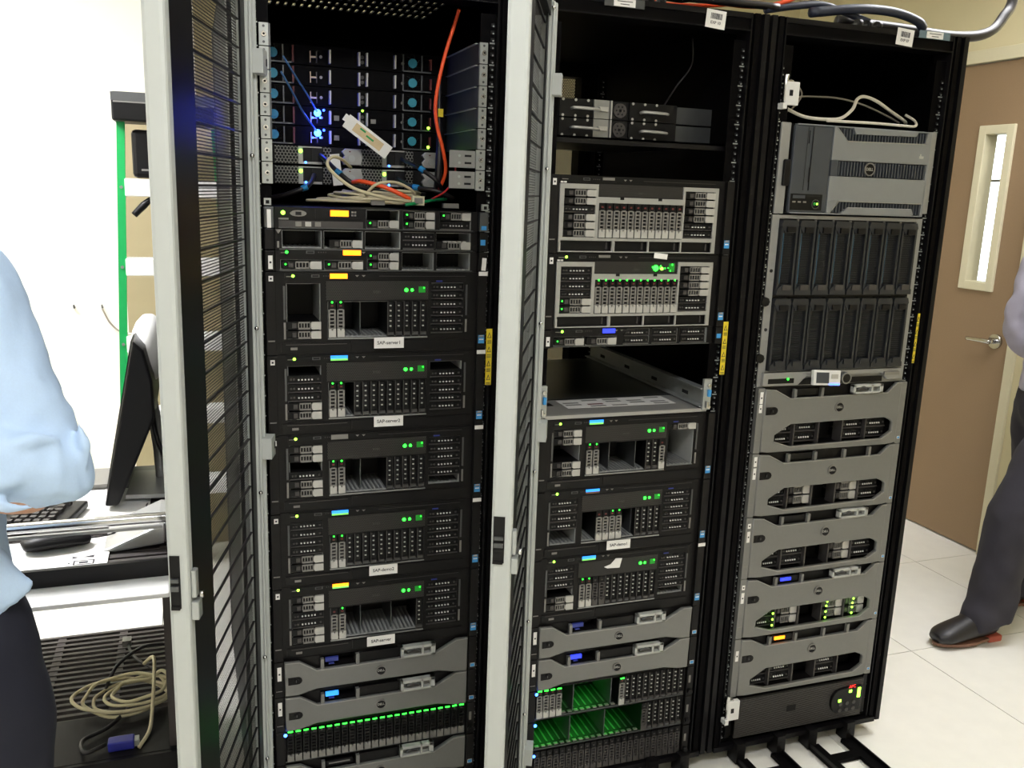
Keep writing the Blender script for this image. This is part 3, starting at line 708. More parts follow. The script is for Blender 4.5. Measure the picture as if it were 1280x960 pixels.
# ---------------------------------------------------------------- 1U servers
def thin_server(rack, u, label, bays, items, strip=None, ear='panel_black', grp='thin servers with small drive bays'):
    S = thing('rack_server', label, 'server', at(rack, 0, 0, u), group=grp)
    chassis(S, .022, .4606, U-.001, bays, .62, .10)
    ears(S, U, ear, latch=False)
    for c in bays: liner(S, c, .004, .099)
    for it in items: it(S)
    if strip: strip(S)
    P('front_rim', S, (.03, .45, -.003, .0, .0005, .0025, 'dark_steel'))
    return S
hz = .44*U
def hd(x0, z, c='d', w=.062): return lambda S: column(S, c, x0, x0+w, z, z+hz)
def nut(S):
    for x in (.008, .4746): P('cage_nut', S, (x-.007, x+.007, -.010, .0, U+.002, U+.016, 'zinc'), (x-.0035, x+.0035, -.0105, -.010, U+.005, U+.012, 'black_plastic'))
def strip_a(S):
    mb = MB(); mb.box(.030, .050, -.002, .0, .40*U, .48*U, 'carrier'); mb.box(.030, .205, -.001, .002, .06*U, .36*U, 'carrier_dark')
    for k in range(3): mb.box(.064+k*.020, .076+k*.020, -.004, .0, .10*U, .32*U, 'handle' if k == 1 else 'carrier')
    mb.box(.105, .195, -.0015, .001, .48*U, .96*U, 'black_plastic')
    o = mb.build('control_panel', S); led(o, .039, .72*U, .0045, 'led_lime', -.003)
    v = MB(); v.prism([(.070+.016*math.cos(a*math.pi/8)*(1.05), .70*U+.0065*math.sin(a*math.pi/8)) for a in range(16)], -.004, .0, 'carrier'); v.box(.064, .076, -.005, -.004, .62*U, .78*U, 'void'); v.build('video_port', o)
    P('screen', o, (.136, .174, -.004, -.001, .60*U, .88*U, 'lcd_orange'))
    for x in (.180, .186): 
        for z in (.62, .76): P('button', o, (x, x+.004, -.004, -.001, z*U, (z+.09)*U, 'carrier'))
    P('label_strip', S, (.006, .014, -.0128, -.012, .02*U, .86*U, 'white_label')); nut(S)
    P('maker_sticker', S, (.466, .478, -.0126, -.012, .10*U, .30*U, 'blue_badge'))
a = A+2
thin_server(0, a, 'thin server with grey ears and orange screen under the cable pile, left rack', [(.212, .284, .05*U, .95*U), (.292, .364, .05*U, .95*U), (.374, .446, .05*U, .95*U)],
            [hd(.215, .06*U, 'D', .066), hd(.295, .50*U, 'D', .066), hd(.295, .06*U, 'D', .066), hd(.377, .50*U, 'D', .066), hd(.377, .06*U, 'B', .066)], strip_a, 'dark_steel')
def strip_b(S):
    mb = MB(); mb.prism([(.022, .96*U), (.034, .96*U), (.028, .76*U)], -.014, -.012, 'carrier'); mb.box(.026, .030, -.004, 0, .1*U, .4*U, 'carrier'); mb.build('release_tab', S)
    P('maker_sticker', S, (.465, .476, -.0126, -.012, .35*U, .62*U, 'blue_badge'))
bb = [(.036, .118, .08*U, .92*U), (.122, .205, .08*U, .92*U), (.209, .287, .08*U, .92*U), (.292, .362, .08*U, .92*U), (.366, .446, .08*U, .92*U)]
def bright(S):
    mb = MB()
    for k in range(5): mb.box(.382+k*.011, .390+k*.011, -.003, .004, .45*U, .52*U, 'handle')
    mb.build('drive_contacts', S)
thin_server(0, a-1, 'thin server of mostly empty bays between two orange screens, left rack', bb, [hd(.134, .09*U, 'd', .068), hd(.292, .48*U, 'B', .07), hd(.292, .09*U, 'B', .07), hd(.368, .07*U, 'd', .076), bright], strip_b)
def strip_c(S):
    front_strip(S, .030, .27, .90*U, 'orange', (.162, .200), 'led_green', .045); unit_tag(S, .12*U, .75*U); name_tag(S, .474, .40*U, None, .010, .028, -.013, 4); nut
thin_server(0, a-2, 'thin server with two empty bays at its right end above the tagged server, left rack', [(.032, .118, .06*U, .54*U), (.122, .206, .06*U, .54*U), (.214, .284, .06*U, .94*U), (.290, .362, .06*U, .94*U), (.368, .446, .06*U, .94*U)],
            [hd(.036, .07*U, 'D', .080), hd(.126, .07*U, 'D', .078), hd(.216, .50*U, 'D', .066), hd(.216, .07*U, 'D', .066)], strip_c)
def strip_d(S):
    front_strip(S, .030, .22, .86*U, 'royal', (.155, .188), 'led_lime', .050); unit_tag(S, .12*U, .62*U); P('maker_sticker', S, (.466, .478, -.0126, -.012, .35*U, .60*U, 'blue_badge'))
thin_server(1, B-9, 'thin server with blue screen above the empty slot, middle rack', [(.030, .108, .06*U, .56*U), (.112, .196, .06*U, .56*U), (.212, .284, .06*U, .94*U), (.290, .362, .06*U, .94*U), (.368, .446, .06*U, .94*U)],
            [hd(.034, .07*U, 'D', .072), hd(.116, .07*U, 'd', .076)]+[hd(x, z*U, 'B', .068) for x in (.214, .292, .371) for z in (.08, .50)], strip_d)

# ---------------------------------------------------------------- grey bezels
def badge(parent, x, z, r, y):
    mb = MB(); mb.ring((x, z), r*.84, r, y-.0035, y+.001, 'carrier', 24); mb.cyl((x, y+.001, z), 'y', r*.84, -.0025, 'black_plastic', 24)
    o = mb.build('round_badge', parent); lettering('DELL', r*.62, 'handle', o, (x, y-.0020, z))
    return o
def lock(parent, x, z, y, s=1.0):
    pts = [(x-.012*s+.012*s*math.cos(t)*0, 0) for t in (0,)]
    poly = [(x-.018*s, z-.009*s), (x+.004*s, z-.009*s)]+[(x+.004*s+.010*s*math.cos(t), z+.009*s*math.sin(t)) for t in (-1.2, -.6, 0, .6, 1.2)]+[(x+.004*s, z+.009*s), (x-.018*s, z+.009*s)]
    mb = MB(); mb.prism(poly, y-.0012, y+.002, 'panel_black'); mb.cyl((x, y-.001, z), 'y', .006*s, -.002, 'black_plastic', 14); mb.box(x-.0008, x+.0008, y-.0035, y-.003, z-.003, z+.003, 'dark_steel'); mb.build('key_lock', parent)
def clip(S, x0, x1, z0, z1, y):
    mb = MB(); t_ = .007
    mb.box(x0, x1, y-.016, y, z0, z0+t_*.7, 'clip_plastic'); mb.box(x0, x1, y-.016, y, z1-t_, z1, 'clip_plastic'); mb.box(x0, x0+t_, y-.016, y, z0, z1, 'clip_plastic'); mb.box(x1-t_*1.6, x1, y-.016, y, z0, z1, 'clip_plastic')
    mb.box(x0+.6*(x1-x0), x0+.66*(x1-x0), y-.016, y, z0, z1, 'clip_plastic'); mb.box(x0, x1, y-.003, y, z0, z1, 'carrier')
    o = mb.build('release_clip', S, bevel=.001); o['label'] = 'pale plastic release clip'
    c = MB(); c.tube([(x0+.014, y-.012, z0+.012), (x0+.030, y-.014, z0+.020), (x0+.048, y-.012, z0+.013)], .003, 'dark_steel', 6); c.box(x0+.020, x0+.044, y-.013, y-.010, z0+.010, z0+.022, 'carrier_dark'); c.build('spring', o)
_B2 = [None]
def lip(parent, pts, y):  # thin silver strip following the edge outline
    mb = MB(); t_ = .0011
    for (x0, z0), (x1, z1) in zip(pts, pts[1:]):
        mb.add([(x0, y-.001, z0-t_), (x1, y-.001, z1-t_), (x1, y-.001, z1+t_), (x0, y-.001, z0+t_), (x0, y+.004, z0-t_), (x1, y+.004, z1-t_), (x1, y+.004, z1+t_), (x0, y+.004, z0+t_)],
               [(0, 1, 2, 3), (3, 2, 6, 7), (0, 4, 5, 1), (0, 3, 7, 4), (1, 5, 6, 2)], 'strip_silver')
    mb.build('edge_strip', parent)
def bezel2(rack, u, label, lcd, gray_tag=True, lcdm=None):
    S = thing('bezel_server', label, 'server', at(rack, 0, 0, u), group='servers behind narrow grey bezels')
    H = 2*U
    chassis(S, .022, .4606, H-.001, [(.11, .185, 1.35*U, 1.92*U)], .66, .03)
    ears(S, H)
    if not _B2[0]:
        _B2[0] = plate_mesh('bezel', [[(.0225, .02*U), (.050, .0), (.095, .24*U), (.385, .24*U), (.432, .02*U), (.459, .02*U), (.4595, 1.97*U), (.430, 1.97*U), (.378, 1.34*U), (.095, 1.32*U), (.056, 1.90*U), (.0225, 1.93*U)]], .012, .003, 'bezel_gray')
    b = link('bezel', _B2[0], S, (0, -.003, 0)); b['label'] = 'grey front bezel'
    lip(b, [(.024, 1.915*U), (.056, 1.885*U), (.095, 1.305*U), (.378, 1.325*U), (.430, 1.955*U), (.458, 1.955*U)], -.0125)
    P('bezel_post', b, (.104, .112, -.011, -.001, 1.30*U, 1.88*U, 'bezel_gray')); P('bezel_post', b, (.186, .194, -.011, -.001, 1.30*U, 1.90*U, 'bezel_gray'))
    P('notch_panel', S, (.194, .288, -.008, .0, 1.36*U, 1.90*U, 'black_plastic'))
    badge(b, .245, .80*U, .0125, -.012); lock(b, .048, .88*U, -.012)
    clip(S, .292, .376, 1.40*U, 2.02*U, -.006)
    if lcdm: P('screen', S, (.116, .146, -.006, .0, 1.60*U, 1.82*U, lcdm)); P('screen_print', S, (.124, .136, -.0058, .0, 1.44*U, 1.50*U, 'lcd_dimblue'))
    else: P('model_plate', S, (.116, .178, -.006, .0, 1.45*U, 1.75*U, 'black_plastic'), (.122, .172, -.0065, -.006, 1.56*U, 1.64*U, 'carrier'))
    unit_tag(S, .95*U, 1.72*U)
    P('maker_sticker', S, (.467, .479, -.0126, -.012, .18*U, .40*U, 'white_label'), (.468, .478, -.0129, -.0126, .20*U, .37*U, 'blue_badge'))
    return S
bezel2(0, A-22, 'narrow grey bezel with dim blue screen under the big black servers, left rack', 1, lcdm='lcd_dimblue')
bezel2(0, A-24, 'narrow grey bezel with bright blue screen above the row of green lights, left rack', 1, lcdm='lcd_blue')
bezel2(0, A-28, 'narrow grey bezel below the row of green lights, left rack', 1)
bezel2(1, B-27, 'narrow grey bezel directly under the black servers in the middle rack', 1, lcdm='lcd_dimblue')
bezel2(1, B-29, 'narrow grey bezel just above the green glowing disk shelves, middle rack', 1, lcdm='lcd_royal')

_B4 = [None]
def bezel4(u, label, clipon, lcdm, lower, tags, lights=()):
    S = thing('bezel_server', label, 'server', at(2, 0, 0, u), group='servers behind tall grey bezels')
    H = 4*U
    cv = (.055, .450, .28*U, 1.80*U)
    chassis(S, .019, .4636, H-.001, [cv, (.11, .19, 3.35*U, 3.85*U)], .66, .05)
    for sx in (0, 1):
        x0, x1 = ((0, .019), (.4636, .4826))[sx]
        mb = MB(); mb.box(x0, x1, -.012, .003, .001, H-.001, 'bezel_gray'); mb.box(x0+.003, x1-.003, -.0126, -.012, .80*U, .83*U, 'carrier'); mb.build('ear', S, bevel=.0015)
    if not _B4[0]:
        hx = [(.060, 1.08*U), (.108, 1.70*U), (.418, 1.78*U), (.440, 1.55*U), (.445, 1.42*U), (.445, .86*U), (.413, .42*U), (.112, .32*U), (.060, .70*U)]
        _B4[0] = plate_mesh('bezel', [[(.0195, .10*U), (.045, .02*U), (.44, .02*U), (.463, .10*U), (.463, 3.97*U), (.447, 3.97*U), (.415, 3.36*U), (.099, 3.30*U), (.052, 3.84*U), (.0195, 3.90*U)], hx], .012, .003, 'bezel_gray')
    b = link('bezel', _B4[0], S, (0, -.003, 0)); b['label'] = 'grey front bezel with long vent opening'
    lip(b, [(.021, 3.885*U), (.052, 3.825*U), (.099, 3.285*U), (.415, 3.345*U), (.447, 3.955*U), (.462, 3.955*U)], -.0125); lip(b, [(.058, .70*U), (.111, .305*U), (.413, .405*U), (.446, .85*U)], -.0125)
    P('bezel_post', b, (.110, .118, -.011, -.001, 3.30*U, 3.84*U, 'bezel_gray')); P('bezel_post', b, (.196, .204, -.011, -.001, 3.31*U, 3.86*U, 'bezel_gray'))
    badge(b, .258, 2.62*U, .0145, -.012); lock(b, .046, 2.60*U, -.012, 1.15)
    if clipon: clip(S, .294, .392, 3.42*U, 3.98*U, -.007)
    else: P('bezel_post', b, (.292, .300, -.011, -.001, 3.33*U, 3.88*U, 'bezel_gray')); P('bezel_post', b, (.376, .384, -.011, -.001, 3.34*U, 3.92*U, 'bezel_gray'))
    P('notch_panel', S, (.120, .194, -.006, .0, 3.42*U, 3.80*U, 'black_plastic'))
    if lcdm: P('screen', S, (.132, .166, -.009, -.005, 3.52*U, 3.72*U, lcdm))
    column(S, 'BB', .060, .125, .40*U, 1.62*U, y=.006)
    for k, c in enumerate(lower):
        x = .130+k*.078
        column(S, c, x, x+.074, .42*U, 1.66*U, y=.006)
    for x in (.127, .206, .284, .362): P('bay_post', S, (x-.002, x+.002, -.006, .03, .30*U, 1.78*U, 'carrier_dark'))
    for x, z in lights: led(S, x, z*U, .0032, 'led_lime', -.006)
    for z0, z1 in tags: unit_tag(S, z0*U, z1*U, .010)
    P('maker_sticker', S, (.470, .479, -.0126, -.012, .32*U, .48*U, 'white_label'), (.471, .478, -.0129, -.0126, .34*U, .46*U, 'blue_badge'))
    return S
bezel4(19, 'tall grey bezel directly under the blade chassis, right rack', True, None, ('BB', '..', 'BB', 'BB'), ((2.5, 3.0), (3.05, 3.75)))
bezel4(15, 'tall grey bezel with empty top notch and no clip, second of five, right rack', False, None, ('dd', '..', 'dd', 'BB'), ((2.4, 3.1), (3.2, 3.8)))
bezel4(11, 'tall grey bezel between the clipless one and the blue screen one, right rack', True, None, ('BB', '..', 'dd', 'BB'), ((2.4, 3.1), (3.3, 3.6)))
bezel4(7, 'tall grey bezel with blue screen and green lights in its vent, right rack', True, 'lcd_royal', ('dd', '..', 'dd', 'dd'), ((2.4, 3.1), (3.3, 3.6)),
       [(.120, .55), (.120, .95), (.120, 1.35), (.300, .55), (.300, .95), (.300, 1.35), (.302, 1.65), (.392, .60), (.392, 1.0), (.392, 1.3), (.394, 1.6)])
bezel4(3, 'tall grey bezel with orange screen, lowest of five, right rack', False, 'lcd_orange', ('BB', '..', 'BB', '..'), ((2.5, 3.2),))

# ---------------------------------------------------------------- disk shelves
def disk_shelf(rack, u, label, code, dark=False, cavlit=(), ledm='led_green'):
    S = thing('disk_shelf', label, 'disk shelf', at(rack, 0, 0, u), group='disk shelves of upright drives')
    H = 2*U; c = (.0245, .4585, .10*U, 1.90*U)
    chassis(S, .020, .4626, H-.001, [c], .5, .16); ears(S, H, latch=False)
    row(S, code, *c, y=-.004, dark=dark, ledm=ledm, dash=True)
    P('shelf_rim', S, (.022, .46, -.003, .001, .01*U, .07*U, 'dark_steel'))
    led(S, .0215, 1.80*U, .0042, 'led_white_blue', -.014); 
    P('unit_sticker', S, (.468, .474, -.0126, -.012, .9*U, 1.4*U, 'carrier'))
    MB().cyl((.472, -.012, .35*U), 'y', .007, -.008, 'black_plastic', 12).build('thumbscrew', S)
    if cavlit:
        x0, x1 = cavlit
        P('backplane', S, (x0, x1, .120, .126, c[2], c[3], 'green_board'))
        n = int(round((x1-x0)/.0181)); mb = MB(); lm = MB()
        for k in range(n):
            x = x0+(k+.5)*(x1-x0)/n; mb.box(x-.004, x+.004, .112, .120, c[2]+.006, c[2]+.045, 'black_plastic'); lm.box(x-.003, x+.003, .108, .119, c[2]+.056, c[2]+.061, 'led_green')
            mb.box(x-.005, x+.005, .0, .008, c[2], c[2]+.003, 'carrier'); mb.box(x-.002, x+.002, .02, .11, c[2], c[2]+.0012, 'dark_steel')
        mb.build('drive_sockets', S)
        for k in range(3): pass
        lm.build('backplane_lights', S)
        L = bpy.data.lights.new('backplane_glow', 'AREA'); L.shape = 'RECTANGLE'; L.size = (x1-x0)*.9; L.size_y = .004; L.energy = 0.35*(x1-x0); L.color = (.05, 1, .08)
        lo = bpy.data.objects.new('backplane_glow', L); C.objects.link(lo); lo.parent = S; lo.location = ((x0+x1)/2, .100, c[2]+.066); lo.rotation_euler = (math.radians(-40), 0, 0)
        for x in [x0+(x1-x0)*q for q in ((.33, .66) if x1-x0 > .2 else (.22, .9))]: P('bay_divider', S, (x-.0012, x+.0012, .004, .118, c[2], c[3], 'dark_steel'))
    return S
mat('green_board', (40, 110, 50), 0.5, 0, 0.2, 90)
disk_shelf(0, A-26, 'disk shelf with a full row of green lights, left rack', 'D'*24, dark='h')
disk_shelf(0, A-30, 'disk shelf at the very bottom of the left rack', 'dddddddddddddddDDDDDdddd', True)
disk_shelf(1, B-31, 'disk shelf with four pale drives beside a green glowing gap, middle rack', 'DDDD'+'.'*9+'D'+'B'*10, cavlit=(.097, .258))
disk_shelf(1, B-33, 'disk shelf with wide green glowing gap over most of its width, middle rack', '.'*17+'b'+'B'*6, cavlit=(.026, .331))
disk_shelf(1, B-35, 'disk shelf of unlit dark drives at the bottom of the middle rack', 'b'*24, True)

# ---------------------------------------------------------------- blade chassis
S = thing('blade_chassis', 'grey framed blade chassis with sixteen black blades, right rack', 'blade chassis', at(2, 0, 0, 23))
H = 10*U
BX0, BX1 = .0215, .4545
chassis(S, 0.0, .474, H-.002, [(BX0, BX1, .95*U, 9.76*U)], .70, .06, m='chassis_gray', name='chassis_frame')
P('row_beam', S, (BX0, BX1, .0, .05, 5.30*U, 5.42*U, 'black_plastic'))
def blade(top):
    w_ = (BX1-BX0)/8; h = 4.3*U; mb = MB()
    mb.box(.001, w_-.001, .012, .059, 0, h, 'black_plastic')
    mb.box(.003, .009, -.004, .012, .30*U, h-.45*U, 'blade_dark'); mb.box(w_-.008, w_-.002, -.004, .012, .30*U, h-.45*U, 'blade_dark')
    mb.prism([(.004, h-.05*U), (.001, h-.35*U), (.012, h-.75*U), (w_-.012, h-.75*U), (w_-.002, h-.35*U), (w_-.006, h-.05*U)], -.006, .012, 'blade_dark')
    mb.box(.016, w_-.014, -.011, -.006, h-.72*U, h-.42*U, 'panel_black')
    mb.prism([(.002, .02*U), (w_-.002, .02*U), (w_-.003, .30*U), (w_-.014, .62*U), (.016, .62*U), (.003, .30*U)], -.008, .012, 'blade_dark')
    mb.box(.016, w_-.014, -.012, -.008, .30*U, .60*U, 'carrier_dark' if top else 'blade_dark')
    return mb
def slats():
    w_ = (BX1-BX0)/8; h = 4.3*U; mb = MB()
    for k in range(34):
        z = .68*U+k*(h-1.5*U)/33; mb.box(.013, w_-.010, .002, .010, z, z+.0017, 'blade_dark')
    return mb
for r_ in range(2):
    for k in range(8):
        w_ = (BX1-BX0)/8
        o = put('blade', f'blade{r_}', lambda: blade(r_ == 1), S, BX0+k*w_, -.006, (.97+r_*4.46)*U)
        g = link('vent_slats', cached('slats', slats), o); g['kind'] = 'stuff'
        if r_ == 1 and k < 7: P('blue_sheen', o, (.0095, .0125, -.001, .012, .66*U, 3.5*U, 'blade_sheen'))  # strip painting a blue highlight on the upper blades
for k in range(7): P('latch_tab', S, (BX0+(k+1)*.0541-.003, BX0+(k+1)*.0541+.003, -.003, .0, 9.60*U, 9.74*U, 'carrier'))
mb = MB(); mb.prism([(.01, .10*U), (.12, .10*U), (.145, .62*U), (.39, .62*U), (.41, .20*U), (.46, .24*U), (.46, .88*U), (.01, .88*U)], -.012, .0, 'chassis_gray'); mb.build('lower_bar', S, bevel=.002)
P('control_panel', S, (.025, .105, -.0125, -.011, .22*U, .52*U, 'black_plastic')); led(S, .085, .48*U, .003, 'led_green', -.014)
P('lower_recess', S, (.125, .40, -.004, -.001, .06*U, .40*U, 'black_plastic')); P('handle_slot', S, (.395, .445, -.018, -.012, .50*U, .70*U, 'carrier'))
dp = MB(); dp.box(0, .086, -.012, 0, 0, .052-.012, 'white_metal'); do = dp.build('display_module', S, (.145, -.030, .16*U), bevel=.002); do.rotation_euler = (math.radians(-8), math.radians(3), 0)
P('screen', do, (.008, .048, -.0128, -.012, .006, .034, 'tower_dark')); P('button', do, (.056, .076, -.0145, -.012, .018, .030, 'handle')); P('blue_light', do, (.050, .082, -.0128, -.012, .001, .005, 'led_blue'))
kb = MB(); kb.cyl((.262, -.004, .45*U), 'y', .0155, -.020, 'dark_steel', 20); kb.cyl((.262, -.024, .45*U), 'y', .012, -.003, 'black_plastic', 16); kb.ring((.262, .45*U), .012, .0155, -.027, -.023, 'steel', 20); kb.build('round_knob', S)
for z in (6.8, 3.4): MB().cyl((.011, .0, z*U), 'y', .0045, -.0012, 'void', 10).build('frame_hole', S)
for z in (5.05, 1.75): MB().cyl((-.004, .0, z*U), 'y', .012, -.012, 'black_plastic', 8).build('corner_bolt', S)

# ---------------------------------------------------------------- tower server lying in the rack
S = thing('tower_server', 'grey tower server mounted on its side at the top of the right rack', 'server', at(2, 0, 0, 33))
H = 5*U
P('ear', S, (0, .028, -.004, .003, .02*U, 4.98*U, 'chassis_gray'), bevel=.002); P('ear', S, (.464, .4826, -.004, .003, .25*U, 4.98*U, 'chassis_gray'), bevel=.002)
P('chassis', S, (.034, .460, .0, .62, .06*U, 4.94*U, 'chassis'))
P('drive_cover', S, (.036, .150, -.010, .0, .13*U, 4.88*U, 'tower_dark'), bevel=.003)
od = P('optical_drive', S, (.090, .140, -.0116, -.0100, 1.35*U, 4.80*U, 'tower_dark')); P('seam', od, (.089, .0905, -.0122, -.0100, 1.35*U, 4.80*U, 'void'), (.074, .0755, -.0105, -.0095, 1.35*U, 4.80*U, 'void'), (.078, .080, -.0116, -.0100, 3.9*U, 4.6*U, 'black_plastic'), (.086, .0875, -.0130, -.0116, 1.8*U, 2.6*U, 'black_plastic'))
cp = P('control_panel', S, (.040, .135, -.0112, -.0100, .25*U, 1.15*U, 'black_plastic')); P('screen', cp, (.046, .082, -.0122, -.0112, .90*U, 1.08*U, 'tower_dark'))
for k in range(3): P('button', cp, (.046+.016*k, .055+.016*k, -.0122, -.0112, .66*U, .75*U, 'carrier'))
MB().ring((.116, .60*U), .010, .012, -.0122, -.0112, 'carrier_dark', 16).build('power_button', cp); led(cp, .112, .62*U, .004, 'led_dimgreen', -.0125); led(cp, .120, .62*U, .0025, 'led_lime', -.0125)
P('port', cp, (.085, .128, -.0122, -.0112, 1.02*U, 1.08*U, 'void'))
# silver face: bands between three louvred openings
yf = -.013
mb = MB()
mb.prism([(.172, 3.08*U), (.455, 3.08*U), (.455, 4.24*U), (.192, 4.16*U), (.172, 4.62*U), (.158, 4.90*U), (.150, 4.90*U), (.150, 3.08*U)], yf, 0, 'tower_gray')
mb.prism([(.150, .82*U), (.455, .82*U), (.455, 2.20*U), (.150, 2.20*U)], yf, 0, 'tower_gray')
mb.prism([(.150, 2.20*U), (.172, 2.20*U), (.172, 3.08*U), (.150, 3.08*U)], yf, 0, 'tower_dark')
mb.prism([(.150, .12*U), (.160, .12*U), (.184, .82*U), (.150, .82*U)], yf, 0, 'tower_gray')
mb.prism([(.450, .12*U), (.459, .12*U), (.459, 4.92*U), (.444, 4.92*U), (.438, 4.24*U), (.452, 4.2*U)], yf, 0, 'tower_gray')
mb.prism([(.040, .06*U), (.459, .06*U), (.459, .13*U), (.040, .13*U)], yf, 0, 'tower_gray'); mb.prism([(.040, 4.88*U), (.459, 4.88*U), (.459, 4.95*U), (.040, 4.95*U)], yf, 0, 'tower_gray')
f = mb.build('silver_face', S, bevel=.002); f['label'] = 'silver grey louvred front'
for nm, x0, x1, z0, z1 in (('middle_louvres', .172, .452, 2.2*U, 3.08*U), ('upper_louvres', .158, .445, 4.16*U, 4.88*U), ('lower_louvres', .158, .452, .13*U, .82*U)):
    mb = MB(); n = int((x1-x0)/.0092)
    for k in range(n): x = x0+.003+k*(x1-x0)/n; mb.box(x, x+.0036, yf+.002, -.003, z0+.002, z1-.002, 'tower_dark')
    mb.box(x0, x1, -.003, .0, z0, z1, 'void'); g = mb.build(nm, f); g['kind'] = 'stuff'
br = MB(); br.prism([(.205, 4.90*U), (.214, 4.56*U), (.405, 4.62*U), (.412, 4.92*U)], yf-.003, -.002, 'tower_gray'); br.build('upper_bridge', f, bevel=.0015)
br = MB(); br.prism([(.190, .10*U), (.41, .10*U), (.425, .16*U), (.418, .52*U), (.215, .50*U)], yf-.003, -.002, 'tower_gray'); br.build('lower_bridge', f, bevel=.0015)
lip(f, [(.158, 4.86*U), (.192, 4.15*U), (.438, 4.24*U), (.447, 4.86*U)], yf-.0005); lip(f, [(.160, .14*U), (.186, .82*U), (.452, .82*U)], yf-.0005)
badge(f, .268, 2.66*U, .0165, yf-.001)
P('side_clamp', S, (.012, .033, -.012, -.003, 1.55*U, 3.0*U, 'black_plastic'), bevel=.004); P('small_mark', f, (.424, .438, yf-.0006, yf, 3.42*U, 3.56*U, 'handle'), (.426, .430, yf-.0006, yf, 3.56*U, 3.68*U, 'handle'))

# ---------------------------------------------------------------- battery backup unit
S = thing('battery_backup', 'ribbed dark battery backup unit at the bottom of the right rack', 'battery backup', at(2, 0, 0, 0))
P('chassis', S, (.012, .470, .002, .6, .06*U, 2.85*U, 'black_plastic')); P('ear', S, (0, .014, -.004, .002, .06*U, 2.85*U, 'black_plastic')); P('ear', S, (.4686, .4826, -.004, .002, .06*U, 2.85*U, 'black_plastic'))
mb = MB()
for k in range(26):
    z = .10*U+k*2.66*U/26; mb.prism([(.024, z), (.462, z), (.462, z+.0026), (.024, z+.0026)], -.014, .002, 'carrier_dark')
mb.box(.024, .462, -.009, .002, .08*U, 2.8*U, 'panel_black'); g = mb.build('ribbed_front', S); g['kind'] = 'stuff'
mb = MB(); poly = [(.375+.03*math.cos(t), 1.45*U+.85*U*math.sin(t)) for t in [math.pi/2+k*math.pi/8 for k in range(9)]]+[(.450, .60*U), (.455, 2.35*U)]
mb.prism(poly, -.022, -.009, 'black_plastic'); o = mb.build('display_panel', S, bevel=.002)
P('light_bar', o, (.436, .446, -.0235, -.022, 1.55*U, 2.25*U, 'led_lime'))
for x, z, m_ in ((.370, 1.42, 'led_lime'), (.405, 2.0, 'led_lime')): P('indicator_light', o, (x, x+.009, -.0235, -.022, z*U, (z+.18)*U, m_))
for k in range(3):
    for j in range(2): MB().cyl((.378+.024*k, -.022, (.8+.45*j)*U), 'y', .006, -.002, 'carrier_dark', 12).build('button', o)
lettering('APC', .013, 'led_red', o, (.415, -.0228, 2.42*U)); P('front_badge', S, (.195, .225, -.0155, -.014, 1.35*U, 1.75*U, 'panel_black'))

